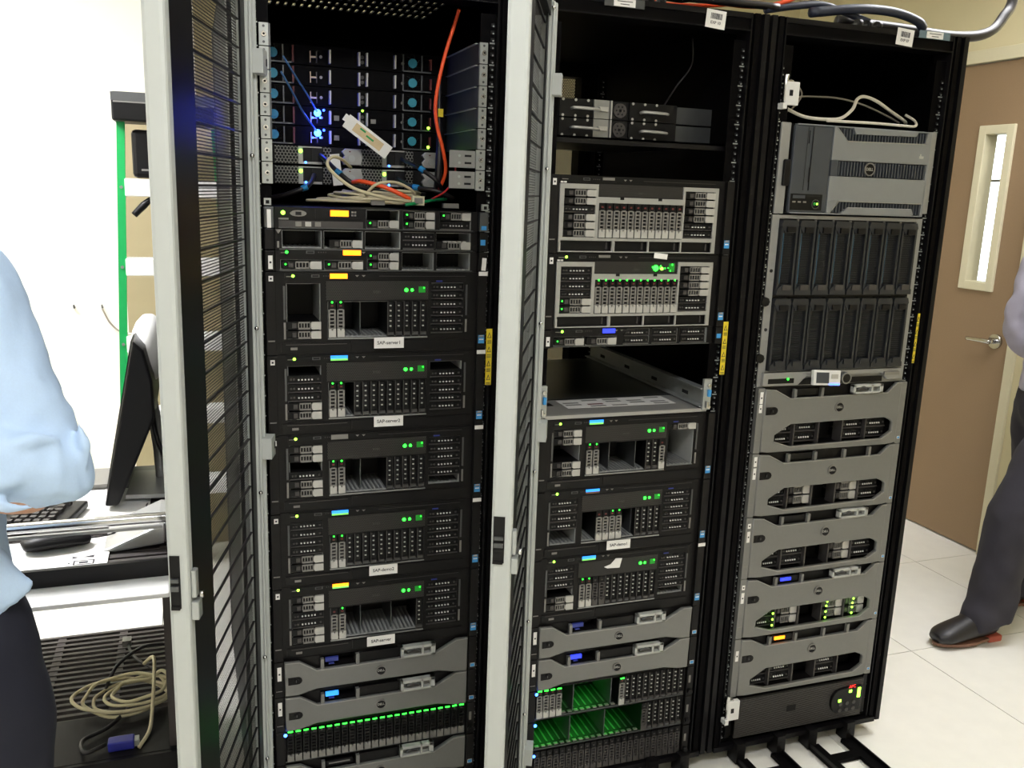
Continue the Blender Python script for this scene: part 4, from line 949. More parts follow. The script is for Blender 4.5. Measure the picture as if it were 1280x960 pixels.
# ---------------------------------------------------------------- top of the left rack: units mounted rear side out
def flange_pair(S, h, wl=.017, holes=3):
    for x0, x1 in ((-.001, wl), (.4826-wl-.010, .4826-.010)):
        mb = MB(); mb.box(x0, x1, -.004, .002, .001, h-.001, 'zinc'); fl_ = mb.build('mounting_flange', S)
        for k in range(holes):
            z = h*(k+.5)/holes; cx = (x0+x1)/2
            q = MB()
            if k == 1 and holes == 3: q.ring((cx, z), .0022, .0052, -.0075, -.003, 'chrome', 12); q.cyl((cx, -.004, z), 'y', .0022, -.001, 'void', 8); q.build('screw', fl_)
            else: q.cyl((cx, -.0035, z), 'y', .0026, -.001, 'dark_steel', 8); q.build('flange_hole', fl_)
def rear_unit(u, label, lit):
    S = thing('recessed_switch', label, 'switch', at(0, 0, 0, u), group='black units with blue fans recessed in the left rack')
    y = .25; flange_pair(S, U)
    P('chassis', S, (.030, .452, y, .70, .001, U-.001, 'rack_black'))
    P('side_rail', S, (.018, .021, .0, .60, .03*U, .97*U, 'dark_steel')); P('side_rail', S, (.454, .457, .0, .60, .03*U, .97*U, 'dark_steel'), (.448, .454, .01, .60, .94*U, .97*U, 'zinc'))
    for x in (.172, .239, .257, .323): P('pull_handle', S, (x-.002, x+.002, y-.016, y, .14*U, .80*U, 'handle'))
    for x in (.165, .331):
        MB().cyl((x-.012 if x < .2 else x+.012, y, .45*U), 'y', .0035, -.004, 'carrier', 10).build('thumbscrew', S)
    for z in (.35, .60): MB().cyl((.248, y, z*U), 'y', .0042, -.003, 'carrier_dark', 10).build('port', S)
    for cx in (.367, .046):
        fr = P('fan_frame', S, (cx-.024, cx-.021, y-.004, y, .08*U, .92*U, 'dark_steel'), (cx+.021, cx+.024, y-.004, y, .08*U, .92*U, 'dark_steel'), (cx-.021, cx+.045, y-.004, y, .05*U, .12*U, 'dark_steel'))
        fb = MB(); fb.cyl((cx, y, .50*U), 'y', .0105, -.005, 'teal_fan', 18)
        for k in range(7):
            t_ = 2*math.pi*k/7; c_, s_ = math.cos(t_), math.sin(t_)
            fb.add([(cx+c_*.010, y-.004, .5*U+s_*.010), (cx+math.cos(t_+.5)*.019, y-.003, .5*U+math.sin(t_+.5)*.019), (cx+math.cos(t_+.5)*.019, y-.001, .5*U+math.sin(t_+.5)*.019), (cx+c_*.010, y-.001, .5*U+s_*.010)], [(0, 1, 2, 3)], 'carrier_dark')
        fb.build('fan', S)
    P('red_tab', S, (.408, .412, y-.010, y, .2*U, .75*U, 'red_plastic')); P('red_tab', S, (.088, .092, y-.010, y, .1*U, .9*U, 'red_plastic'))
    P('port_frame', S, (.128, .130, y-.006, y, .15*U, .7*U, 'tan_paper'), (.130, .142, y-.006, y, .38*U, .46*U, 'tan_paper'), (.142, .144, y-.006, y, .15*U, .7*U, 'carrier_dark'))
    if lit:
        led(S, .143, .66*U, .0085, 'led_white_blue', y-.012); led(S, .158, .82*U, .003, 'led_blue', y-.006); led(S, .132, .42*U, .0026, 'led_blue', y-.006); led(S, .150, .44*U, .0024, 'led_white_blue', y-.006)
        led(S, .248, .92*U, .0028, 'led_lime', y-.005); led(S, .405, .22*U, .0036, 'led_lime', y-.012)
        L = bpy.data.lights.new('blue_glow', 'POINT'); L.energy = .16; L.color = (.03, .05, 1); L.shadow_soft_size = .008
        lo = bpy.data.objects.new('blue_glow', L); C.objects.link(lo); lo.parent = S; lo.location = (.143, y-.03, .66*U)
        P('port_tag', S, (.182, .194, y-.002, y, .35*U, .60*U, 'carrier')); P('port_tag', S, (.268, .280, y-.002, y, .30*U, .52*U, 'carrier'))
    return S
T = A+11
ords = ['topmost', 'second', 'third', 'fourth', 'lowest']
for k in range(5):
    rear_unit(T-1-k, f'black unit with blue fans recessed in the left rack, {ords[k]} of five'+(', blue light on' if k > 2 else ''), k > 2)
def psu_unit(u, label):
    S = thing('power_unit', label, 'power supply', at(0, 0, 0, u), group='silver power units in the left rack')
    y = .22; flange_pair(S, U, .020)
    P('chassis', S, (.036, .435, y, .68, .002, U-.002, 'chassis'))
    for k, x in enumerate((.044, .237)):
        P('vent_grille', S, (x, x+.052, y-.006, y-.004, .06*U, .94*U, 'psu_mesh')); P('vent_back', S, (x, x+.052, y-.002, y, .06*U, .94*U, 'void'))
        P('face_plate', S, (x+.052, x+.062, y-.006, y, .06*U, .94*U, 'silver_paint'), (x+.062, x+.105, y-.006, y, .06*U, .18*U, 'silver_paint'), (x+.062, x+.105, y-.006, y, .88*U, .94*U, 'silver_paint'))
        P('power_socket', S, (x+.064, x+.080, y-.004, y, .22*U, .84*U, 'black_plastic')); P('power_socket', S, (x+.083, x+.106, y-.003, y, .22*U, .84*U, 'void'))
        P('vent_grille', S, (x+.108, x+.126, y-.006, y-.004, .06*U, .94*U, 'psu_mesh'))
        led(S, x+.057, .70*U, .0044, 'led_lime', y-.007); led(S, x+.068, .14*U, .0026, 'led_white_blue', y-.007)
    for x in (.198, .388):
        lt = MB(); lt.prism([(x, .1*U), (x+.040, .1*U), (x+.044, .5*U), (x+.040, .92*U), (x+.004, .92*U), (x-.005, .75*U), (x+.002, .55*U), (x-.005, .35*U)], y-.012, y, 'silver_paint'); lo = lt.build('release_latch', S, bevel=.0015)
        MB().cyl((x+.018, y-.012, .42*U), 'y', .008, -.003, 'zinc', 12).build('latch_hub', lo); P('red_mark', lo, (x+.012, x+.016, y-.0126, y-.012, .74*U, .80*U, 'red_plastic'))
    b = P('bracket_plate', S, (.394, .452, .002, .006, .10*U, .92*U, 'chassis_gray'))
    for z in (.28, .62): P('bracket_slot', b, (.428, .443, .0008, .002, z*U, (z+.1)*U, 'void')); 
    for z in (.28, .62): MB().cyl((.416, .002, (z+.05)*U), 'y', .003, -.001, 'zinc', 8).build('rivet', b)
    return S
psu_unit(A+5, 'silver power unit with round latches, upper of two in the left rack')
psu_unit(A+4, 'silver power unit with round latches, lower of two above the cable pile')

# ---------------------------------------------------------------- top of the middle rack
def shelf_unit(u, label):
    S = thing('power_module', label, 'power supply', at(1, 0, 0, u), group='power modules with silver handles')
    y = .10
    P('chassis', S, (.055, .372, y, .50, .001, U-.001, 'chassis'))
    for k, x in enumerate((.058, .240)):
        fcv = P('module_face', S, (x, x+.085, y-.006, y, .04*U, .96*U, 'black_plastic'))
        for q in range(3):
            for z in (.1, .9): MB().cyl((x+.008+q*.032, y-.006, z*U), 'y', .0032, -.002, 'handle', 8).build('screw', fcv)
        hdl = MB(); hdl.tube([(x+.030, y-.006, .46*U), (x+.032, y-.026, .47*U), (x+.080, y-.028, .45*U), (x+.098, y-.018, .44*U)], .0036, 'handle', 8); hdl.build('pull_handle', S)
        mb = MB(); fc = x-.024; mb.ring((fc, .5*U), .004, .017, y-.004, y, 'carrier_dark', 20)
        for t_ in range(6): a_ = t_*math.pi/3; mb.box(fc+.010*math.cos(a_)-.002, fc+.010*math.cos(a_)+.002, y-.005, y, .5*U+.010*math.sin(a_)-.002, .5*U+.010*math.sin(a_)+.002, 'void')
        if k == 0: P('steel_plate', S, (x+.088, x+.128, y-.006, y, .02*U, .98*U, 'steel')); P('lever_tip', S, (x+.100, x+.122, y-.014, y-.006, .40*U, .62*U, 'handle')); P('edge_bar', S, (x+.130, x+.134, y-.010, y, .02*U, .98*U, 'silver_paint'))
        else: mb.build('fan_grille', S)
    P('side_bracket', S, (.374, .4826, y+.02, y+.024, .05*U, .95*U, 'dark_steel'))
    return S
shelf_unit(B+3, 'black module with silver pull handles near the top of the middle rack, upper of two')
shelf_unit(B+2, 'black module with silver pull handles near the top of the middle rack, lower of two')
S = tag(P('rack_shelf', None, (RX[1]+EX+.005, RX[1]+EX+.4776, .03, .60, UZ(B+1.86), UZ(B+1.97), 'dark_steel'), (RX[1]+EX+.005, RX[1]+EX+.4776, .03, .034, UZ(B+1.62), UZ(B+1.97), 'black_plastic')),
        'dark steel shelf under the two modules with silver handles, middle rack', 'shelf')
S = thing('patch_cable', 'thin black patch cable with a yellow plug hanging in the middle rack', 'cable', at(1, .36, .16, 38.5))
MB().tube([(.075, .0, 4.0*U), (.078, .0, 2.6*U), (.045, .01, 1.4*U), (.008, .0, .3*U)], .0022, 'black_cable', 6).build('cord', S); P('plug', S, (-.004, .009, -.006, .006, -.3*U, .25*U, 'yellow_label'))
# the server slid back on its rails in the open slot
S = thing('recessed_server', 'steel topped server pushed back in the open slot of the middle rack', 'server', at(1, 0, 0, B-13))
P('lid', S, (.020, .4626, .012, .70, .05*U, .22*U, 'plate_top')); P('front_lip', S, (.020, .4626, .002, .012, .02*U, .22*U, 'silver_paint')); P('front_lid', S, (.020, .4626, .012, .158, .2200*U, .2208*U, 'chassis_gray'))
pl = P('service_label', S, (.105, .410, .065, .150, .221*U, .229*U, 'white_label')); pl['label'] = 'white printed service label on the lid'
mb = MB()
for k in range(5):
    for j in range(4):
        if (k+j) % 3: mb.box(.112+k*.06, .155+k*.06, .072+j*.020, .083+j*.020, .229*U, .232*U, 'red_plastic' if (k*j) % 4 == 1 else 'carrier')
mb.build('label_print', pl)
P('lid_seam', S, (.020, .4626, .160, .163, .22*U, .24*U, 'void')); P('lid_mark', S, (.03, .08, .10, .13, .22*U, .225*U, 'panel_black'))
for x0, x1 in ((.008, .020), (.440, .462)):
    rr = P('slide_rail', S, (x0, x1, .0, .72, .30*U, .36*U, 'zinc'), (x0 if x0 < .1 else x1-.003, x0+.003 if x0 < .1 else x1, .0, .72, .36*U, 1.35*U, 'zinc'), (x0, x1, .0, .72, 1.35*U, 1.41*U, 'zinc'))
    for k in range(4): P('rail_slot', rr, ((x0 if x0 > .1 else x1)-.0005, (x0 if x0 > .1 else x1)+.0005, .06+.17*k, .09+.17*k, .75*U, .95*U, 'void'))
for x0 in (-.004, .446):
    bk = MB(); bk.box(x0, x0+.022, -.006, .004, .15*U, 1.95*U, 'zinc'); bk.box(x0+.004, x0+.010, -.018, -.006, .3*U, .7*U, 'chrome'); bk.box(x0+.010, x0+.018, -.014, -.006, .95*U, 1.35*U, 'lcd_dimblue' if 0 else 'blue_badge'); bk.cyl((x0+.012, -.006, 1.6*U), 'y', .005, -.008, 'chrome', 10); bk.cyl((x0+.014, -.006, .35*U), 'y', .005, -.008, 'chrome', 10)
    bk.build('rail_latch', S, bevel=.001)
P('blue_pull_tab', S, (.045, .075, .30, .33, 3.55*U, 3.95*U, 'vga_blue'))

# ================================================================== CABLES
mat('dim_cord', (140, 132, 118), .5)
def cable(name, label, pts, r, m, grp=None, cat='cable', **kw):
    if name == 'overhead_cable':            # lie near the front edge of the rack tops
        q_ = []
        for (x, y, z) in pts:
            y2 = y*.35+.01; k_ = (y2+1.94)/(y+1.94); q_.append((-.08+(x+.08)*k_, y2, max(UZ(43.35)+.010, 1.57+(z-1.57)*k_+.030)))
        pts = q_
    o = MB().tube(pts, r, m, 8, kw.get('res', 6), kw.get('closed', False)).build(name)
    return tag(o, label, cat, grp)
R0 = lambda x, y, u: at(0, x, y, u)
cable('patch_cable', 'orange cable hanging down the right inner side of the left rack', [R0(.425, .06, 42.3), R0(.424, .08, 41.9), R0(.398, .08, 40.0), R0(.382, .08, 38.2), R0(.383, .08, 37.0), R0(.399, .08, 35.7), R0(.412, .10, 34.6), R0(.400, .12, 33.5)], .0042, 'orange_cable')
cable('patch_cable', 'orange cable lying across the cream cable pile in the left rack', [R0(.20, .10, 33.9), R0(.215, .07, 33.95), R0(.26, .05, 33.72), R0(.30, .04, 33.35), R0(.325, .05, 33.1), R0(.36, .07, 33.05)], .0048, 'orange_cable')
cable('patch_cable', 'thin red cable at the right of the cable pile, left rack', [R0(.402, .03, 35.3), R0(.412, .02, 34.8), R0(.408, .02, 34.2), R0(.395, .04, 33.6), R0(.37, .06, 33.2)], .0022, 'red_cable')
cable('patch_cable', 'green cable end at the front of the cable pile, left rack', [R0(.300, .012, 32.90), R0(.335, .03, 33.02), R0(.375, .06, 33.15), R0(.42, .12, 33.2)], .0036, 'green_cable')
pile = thing('cable_pile', 'heap of cream cables coiled on top of the thin server, left rack', 'cables', R0(.2, .1, 32.75))
def loopy(cx, cy, rx, ry, z, ph, n=12, dz=.006): return [(cx+rx*math.cos(ph+2*math.pi*k/n)+random.uniform(-.006, .006), cy+ry*math.sin(ph+2*math.pi*k/n)+random.uniform(-.005, .005), z+random.uniform(0, dz)) for k in range(n)]
for k in range(6):
    MB().tube(loopy(.03+.012*k, .03+.008*k, .12-.008*k, .085-.006*k, .006+.005*k, .4*k), .0034, 'cream_cable', 8, 5, True).build('cable_loop', pile)
P('plug', pile, (.118, .145, -.075, -.055, .006, .026, 'trim_beige'), (.122, .140, -.080, -.075, .010, .022, 'carrier')); P('plug', pile, (.03, .06, -.06, -.045, .004, .014, 'carrier')); P('plug', pile, (.19, .225, -.07, -.055, .002, .012, 'carrier'))
cable('looped_cable', 'cream cable arching up from the cable pile, left rack', [R0(.32, .04, 33.05), R0(.26, .03, 33.2), R0(.19, .02, 33.6), R0(.145, .02, 34.3), R0(.135, .03, 34.75), R0(.15, .05, 35.05), R0(.175, .08, 34.95), R0(.20, .12, 34.6)], .0036, 'cream_cable')
cable('looped_cable', 'cream cable curving over the right half of the cable pile, left rack', [R0(.22, .06, 33.3), R0(.245, .05, 33.85), R0(.29, .06, 33.95), R0(.33, .07, 33.55), R0(.335, .08, 33.2)], .0032, 'cream_cable')
def power_cord(label, pts, bi):
    o = thing('power_cable', label, 'cable', group='black power cords with blue bands'); MB().tube(pts, .0052, 'black_cable', 8).build('cord', o)
    a_, b_ = Vector(pts[bi]), Vector(pts[bi+1]); d = (b_-a_).normalized(); MB().tube([a_-d*.007, a_, a_+d*.007], .0068, 'blue_plug', 8, 2).build('blue_band', o)
power_cord('black power cord from the upper left power socket, left rack', [R0(.145, .21, 35.2), R0(.150, .16, 34.95), R0(.172, .12, 34.35), R0(.21, .10, 33.75), R0(.28, .12, 33.45), R0(.38, .16, 33.4)], 2)
power_cord('black power cord from the lower left power socket, left rack', [R0(.130, .21, 34.2), R0(.115, .15, 33.8), R0(.098, .12, 33.55), R0(.06, .13, 33.2), R0(.03, .16, 33.0)], 2)
power_cord('black power cord from the upper right power socket, left rack', [R0(.335, .21, 35.2), R0(.345, .16, 34.95), R0(.362, .12, 34.65), R0(.39, .10, 34.15), R0(.41, .12, 33.6), R0(.42, .16, 33.3)], 2)
power_cord('black power cord from the lower right power socket, left rack', [R0(.325, .21, 34.2), R0(.335, .16, 33.9), R0(.348, .12, 33.75), R0(.39, .09, 33.6), R0(.43, .09, 33.25)], 2)
cable('cable_bundle', 'thick black cable bundle hanging beside the orange cable, left rack', [R0(.410, .16, 39.5), R0(.408, .15, 37.6), R0(.404, .13, 36.2), R0(.402, .12, 35.2), R0(.400, .12, 34.2), R0(.40, .13, 33.5)], [.004, .006, .007, .009, .009, .008], 'black_cable', cat='cables')
o = tag(MB().box(-.006, .006, -.002, .002, -.009, .009, 'yellow_label').build('cable_flag', None, R0(.408, .138, 37.55)), 'yellow cable flag on the black bundle, left rack', 'cable tag')
for k, (lab, pts) in enumerate((('clear blue fibre running down to the upper blue light, left rack', [R0(.055, .10, 39.6), R0(.085, .14, 38.8), R0(.118, .19, 38.0), R0(.140, .225, 37.4)]),
                 ('clear blue fibre running down to the lower blue light, left rack', [R0(.050, .10, 38.9), R0(.075, .13, 38.1), R0(.105, .18, 37.2), R0(.138, .225, 36.45)]))):
    cable('fibre_cable', lab, pts, .0022, 'fibre_blue' if 'fibre_blue' in MATS else mat('fibre_blue', (70, 110, 160), .3) and 'fibre_blue')
# hanging paper tag
tg = thing('paper_tag', 'white and tan paper tag hanging at a slant beside the blue lights, left rack', 'tag', R0(.196, .16, 36.95))
P('tag_card', tg, (0, .118, -.0008, 0, -.016, .016, 'paper'), (-.008, 0, -.0008, 0, -.004, .012, 'paper')); P('tag_print', tg, (.022, .098, -.0013, -.0008, -.010, .010, 'tan_paper'), (.035, .05, -.0016, -.0013, .003, .007, 'green_fiber'), (.055, .075, -.0016, -.0013, -.002, .002, 'green_fiber'))
tg.rotation_euler = (0, math.radians(35), 0)
st = tag(MB().box(-.011, .011, -.001, 0, -.035, .035, 'paper').build('paper_strip', None, R0(.178, .19, 34.5)), 'white paper strip hanging between the silver power units, left rack', 'tag'); st.rotation_euler = (0, math.radians(-7), 0)
# overhead cables along the rack tops
zt = UZ(43.35)
cable('overhead_cable', 'thick black cable rising to the right from the top of the right rack', [(1.62, .25, zt+.03), (1.80, .22, zt+.022), (2.00, .22, zt+.018), (2.14, .24, zt+.040), (2.24, .28, zt+.10), (2.32, .32, zt+.22), (2.4, .36, ZC)], .014, 'black_cable')
cable('overhead_cable', 'navy cable arching over the top of the right rack', [(1.30, .12, zt+.008), (1.40, .14, zt+.03), (1.50, .16, zt+.045), (1.57, .15, zt+.03), (1.62, .12, zt+.008)], .009, 'navy_cable')
cable('overhead_cable', 'navy cable bundle across the middle of the right rack top', [(1.42, .10, zt+.01), (1.56, .09, zt+.03), (1.68, .10, zt+.035), (1.76, .10, zt+.02), (1.80, .12, zt+.008)], .012, 'navy_cable')
cable('overhead_cable', 'bright orange cable along the top of the middle rack', [(.72, .30, zt+.03), (.90, .25, zt+.02), (1.02, .20, zt+.03), (1.15, .14, zt+.016), (1.28, .12, zt+.014), (1.40, .14, zt+.05), (1.5, .2, zt+.12)], .0055, 'orange_cable')
cable('overhead_cable', 'red cable dipping at the left end of the middle rack top', [(.655, .05, zt+.012), (.70, .06, zt+.01), (.74, .10, zt+.03), (.80, .2, zt+.05)], .0045, 'red_cable')
cable('overhead_cable', 'second orange cable crossing behind the first on the middle rack top', [(.80, .34, zt+.02), (.96, .30, zt+.05), (1.08, .26, zt+.025), (1.25, .2, zt+.03), (1.38, .2, zt+.09)], .0045, 'orange_cable')
cable('overhead_cable', 'black cable rising steeply from the middle rack top', [(.86, .20, zt+.03), (1.00, .17, zt+.025), (1.09, .15, zt+.02), (1.135, .16, zt+.06), (1.18, .18, zt+.16), (1.25, .2, zt+.3)], .010, 'black_cable')
cable('overhead_cable', 'black cable lying flat along the middle rack top', [(.70, .16, zt+.012), (.9, .13, zt+.012), (1.05, .12, zt+.014), (1.2, .10, zt+.012), (1.33, .11, zt+.016)], .009, 'black_cable')
cable('overhead_cable', 'black cable rising left of centre above the middle rack', [(.93, .30, zt+.012), (.90, .26, zt+.05), (.85, .24, zt+.10), (.80, .22, zt+.2)], .007, 'black_cable')
# white cords on the tower server
R2 = lambda x, y, u: at(2, x, y, u)
cable('white_cable', 'off-white cord looping over the tower server in the right rack', [R2(.015, .02, 39.0), R2(.030, .02, 38.72), R2(.075, .01, 38.35), R2(.13, .0, 38.28), R2(.175, .0, 38.4), R2(.215, .01, 38.95), R2(.235, .02, 39.55), R2(.265, .03, 39.75), R2(.305, .03, 39.55), R2(.36, .04, 39.1), R2(.42, .05, 38.6), R2(.45, .08, 38.5)], .0042, 'white_cable')
cable('white_cable', 'grey-white cord arching behind the loop above the tower server', [R2(.02, .04, 38.9), R2(.06, .06, 39.2), R2(.12, .10, 39.65), R2(.19, .12, 39.8), R2(.26, .12, 39.8), R2(.32, .10, 39.5), R2(.38, .08, 38.95), R2(.43, .08, 38.55)], .0026, 'dim_cord')
cable('white_cable', 'off-white cord lying along the front top edge of the tower server', [R2(.13, -.004, 38.20), R2(.20, -.006, 38.22), R2(.28, -.006, 38.24), R2(.36, -.006, 38.22), R2(.41, .0, 38.25), R2(.425, .02, 38.6), R2(.41, .04, 38.95)], .0034, 'white_cable')
cable('white_cable', 'thin dim cord curling beside the bracket above the tower server', [R2(.02, .06, 40.1), R2(.06, .08, 40.5), R2(.10, .10, 40.4), R2(.125, .10, 39.8), R2(.10, .10, 39.0), R2(.06, .12, 38.4)], .0022, 'dim_cord' if 'dim_cord' in MATS else mat('dim_cord', (120, 112, 100), .5) and 'dim_cord')

# ================================================================== LEFT CORNER: LADDER, CART
lad = thing('step_ladder', 'green fibreglass step ladder with black top cap against the white wall', 'ladder', (-.303, 1.70, 0))
def rail(x_bot, x_top, y_bot, y_top, z1, nm='side_rail', w_=.028, d_=.020, m_='green_fiber'):
    b = MB(); vs = []
    for (x, y, z) in ((x_bot, y_bot, .0), (x_top, y_top, z1)):
        vs += [(x-w_/2, y-d_/2, z), (x+w_/2, y-d_/2, z), (x+w_/2, y+d_/2, z), (x-w_/2, y+d_/2, z)]
    b.add(vs, [(3, 2, 1, 0), (4, 5, 6, 7), (0, 1, 5, 4), (1, 2, 6, 5), (2, 3, 7, 6), (3, 0, 4, 7)], m_); return b.build(nm, lad)
rail(-.070, .0, .0, 0, 1.78); rail(.42, .33, .0, 0, 1.78); rail(.09, .10, .22, .06, 1.76, 'rear_rail', .022, .016); rail(.40, .32, .22, .06, 1.76, 'rear_rail', .022, .016)
cap = MB(); cap.box(-.025, .36, -.07, .14, 1.765, 1.865, 'black_plastic'); co = cap.build('top_cap', lad, bevel=.008)
P('cap_edge', co, (-.018, .353, -.0715, -.068, 1.828, 1.833, 'carrier')); P('cap_band', co, (-.0255, .3605, -.0708, -.06, 1.834, 1.863, 'dark_steel'))
for k, z in enumerate((1.535, 1.245, .955, .665, .375)):
    yk = 0.0; xk = -.07*(1-z/1.78)
    b = P('step', lad, (xk+.012, .33+.09*(1-z/1.78)-.012, yk-.02, yk+.07, z-.032, z+.032, 'white_metal'), bevel=.004)
    MB().cyl((xk, yk-.012, z), 'y', .006, -.004, 'carrier', 8).build('rivet', lad)
o = thing('tool_pouch', 'black tool pouch hanging under the ladder cap', 'bag', (-.240, 1.70, 1.55)); 
P('bag_body', o, (-.03, .06, -.03, .05, .02, .19, 'black_plastic'), bevel=.015); P('bag_label', o, (.0, .03, -.032, -.03, .045, .052, 'carrier'))
tg2 = tag(MB().tube([(-.275, 1.70, 1.435), (-.24, 1.70, 1.472), (-.21, 1.70, 1.500)], [.012, .014, .008], 'black_plastic', 8).build('flashlight', None), 'black flashlight hanging between the ladder steps', 'flashlight')
for k, x in enumerate((-.59, -.474)):
    h = MB(); h.tube([(x, YB, .985), (x, YB-.03, .985), (x, YB-.034, 1.0)], .004, 'dark_steel', 6)
    tag(h.build('wall_hook'), 'small metal hook on the white wall, %s one' % ('left' if k == 0 else 'with cord'), 'hook', 'wall hooks')
tag(P('shade_board', None, (-.335, .10, 2.02, 2.04, 0, 1.80, 'shade_tan')), 'added beige board standing in for the shade behind the green ladder', 'board')  # added board, its tan stands in for shade beside the ladder
cable('wall_cable', 'thin cord hanging from the wall hook behind the ladder', [(-.474, YB-.03, .98), (-.44, YB-.03, .91), (-.38, YB-.05, .87), (-.25, YB-.05, .87)], .004, 'dim_cord')

# cart with two lattice shelves and a white slab between
CX0, CX1, CY0, CY1 = -.95, -.135, -.055, .62
ct = thing('utility_cart', 'dark plastic lattice cart with chrome rail and white pull-out tray', 'cart', (0, 0, 0))
def lattice(z, y0, y1, nm, gap=.034, bar=.016, nx=5):
    mb = MB(); n = int((y1-y0)/gap)
    for k in range(n+1): mb.box(CX0, CX1, y0+k*(y1-y0-bar)/n, y0+k*(y1-y0-bar)/n+bar, z-.014, z, 'cart_plastic')
    for k in range(nx+1):
        x = CX0+k*(CX1-CX0-.02)/nx; mb.box(x, x+.02, y0, y1, z-.020, z-.002, 'cart_plastic')
    o = mb.build(nm, ct); o['kind'] = 'stuff'; return o
lattice(.785, CY0, CY1, 'top_lattice', .030, .020); lattice(.30, .02, .66, 'lower_lattice', .026, .011, 5)
P('front_lip', ct, (CX0, CX1, CY0-.012, CY0, .764, .800, 'black_plastic')); P('rear_lip', ct, (CX0, CX1, CY1, CY1+.012, .735, .79, 'black_plastic')); P('lower_lip', ct, (CX0, CX1, .01, .02, .25, .305, 'black_plastic'))
ws = P('pull_out_tray', ct, (-.93, -.148, -.150, .40, .752, .763, 'white_metal'), bevel=.003); ws['label'] = 'white pull-out tray under the top shelf'
P('shelf_clip', ws, (-.455, -.435, -.154, -.15, .750, .764, 'carrier'), (-.47, -.455, -.156, -.148, .748, .764, 'black_plastic'))
for x in (CX0+.01, CX1-.035):
    for y in (.03, CY1-.035):
        P('leg', ct, (x, x+.025, y, y+.025, .06, .79, 'cart_plastic')); cb = MB(); cb.cyl((x, y+.012, .035), 'x', .035, .024, 'black_plastic', 16); cb.build('caster', ct)
rl = MB(); rl.tube([(-.93, .03, .80), (-.93, -.01, .86), (-.93, -.03, .878), (-.6, -.032, .880), (-.17, -.032, .880), (-.15, -.01, .865), (-.15, .03, .80)], .011, 'chrome', 12, 6)
rl.build('chrome_rail', ct)
P('rail_bracket', ct, (-.93, -.16, -.022, -.014, .852, .858, 'steel'))
# things on the cart
kbz = .792
kb_ = thing('keyboard', 'black keyboard on the cart under the blue sleeve', 'keyboard', (-.575, .29, kbz), math.radians(-13))
P('keyboard_base', kb_, (-.225, .225, -.085, .085, 0, .018, 'black_plastic'), bevel=.004)
key = MB(); key.add([(-.008, -.008, 0), (.008, -.008, 0), (.008, .008, 0), (-.008, .008, 0), (-.0065, -.0065, .008), (.0065, -.0065, .008), (.0065, .0065, .008), (-.0065, .0065, .008)], [(4, 5, 6, 7), (0, 1, 5, 4), (1, 2, 6, 5), (2, 3, 7, 6), (3, 0, 4, 7)], 'key_black'); key = key.mesh('key')
for r_ in range(6):
    for k in range(21):
        if k in (15, 19) and r_ > 3: continue
        if k == 15: continue
        link('key', key, kb_, (-.205+k*.0195+.003*(r_ % 2), -.066+r_*.0235+(.006 if r_ == 5 else 0), .018))
ms = thing('computer_mouse', 'black computer mouse on the printed white mat', 'mouse', (-.375, .075, .792), math.radians(8))
mb = MB(); mb.loft([((-.066, 0, .012), .006, .010, (0, 1, 0)), ((-.058, 0, .014), .024, .013, (0, 1, 0)), ((-.03, 0, .018), .032, .018, (0, 1, 0)), ((.01, 0, .018), .031, .018, (0, 1, 0)), ((.045, 0, .014), .027, .013, (0, 1, 0)), ((.062, 0, .011), .018, .009, (0, 1, 0)), ((.066, 0, .010), .006, .005, (0, 1, 0))], 'black_plastic'); mb.build('mouse_body', ms)
MB().tube([(.06, 0, .012), (.11, .02, .008), (.17, .09, .006), (.20, .2, .006)], .002, 'black_cable', 6).build('mouse_cord', ms)
mm = thing('mouse_mat', 'white printed mat under the computer mouse', 'mat', (-.42, .035, .786)); P('mat_sheet', mm, (-.16, .150, -.088, .090, 0, .0035, 'paper'))
mk = MB(); mk.box(.085, .125, -.062, -.059, .0036, .004, 'ink'); mk.box(.085, .125, -.042, -.039, .0036, .004, 'ink'); mk.box(.085, .088, -.062, -.039, .0036, .004, 'ink'); mk.box(.122, .125, -.062, -.039, .0036, .004, 'ink'); mk.box(.096, .113, -.055, -.046, .0036, .004, 'ink'); mk.box(.075, .079, -.053, -.048, .0036, .004, 'ink')
mk.hprism([(.10, -.022), (.122, -.028), (.122, -.014)], .0036, .004, 'ink'); mk.hprism([(.078, -.028), (.094, -.022), (.078, -.014), (.082, -.022)], .0036, .004, 'ink'); mk.build('mat_print', mm)
pp = tag(P('paper_sheet', None, (-.42, -.20, .19, .46, .786, .789, 'paper')), 'white paper sheet on the cart in front of the monitor', 'paper')
pp = tag(P('white_board', None, (-.60, -.14, .47, .61, .787, .800, 'carrier')), 'grey-white flat panel at the back of the cart', 'panel')
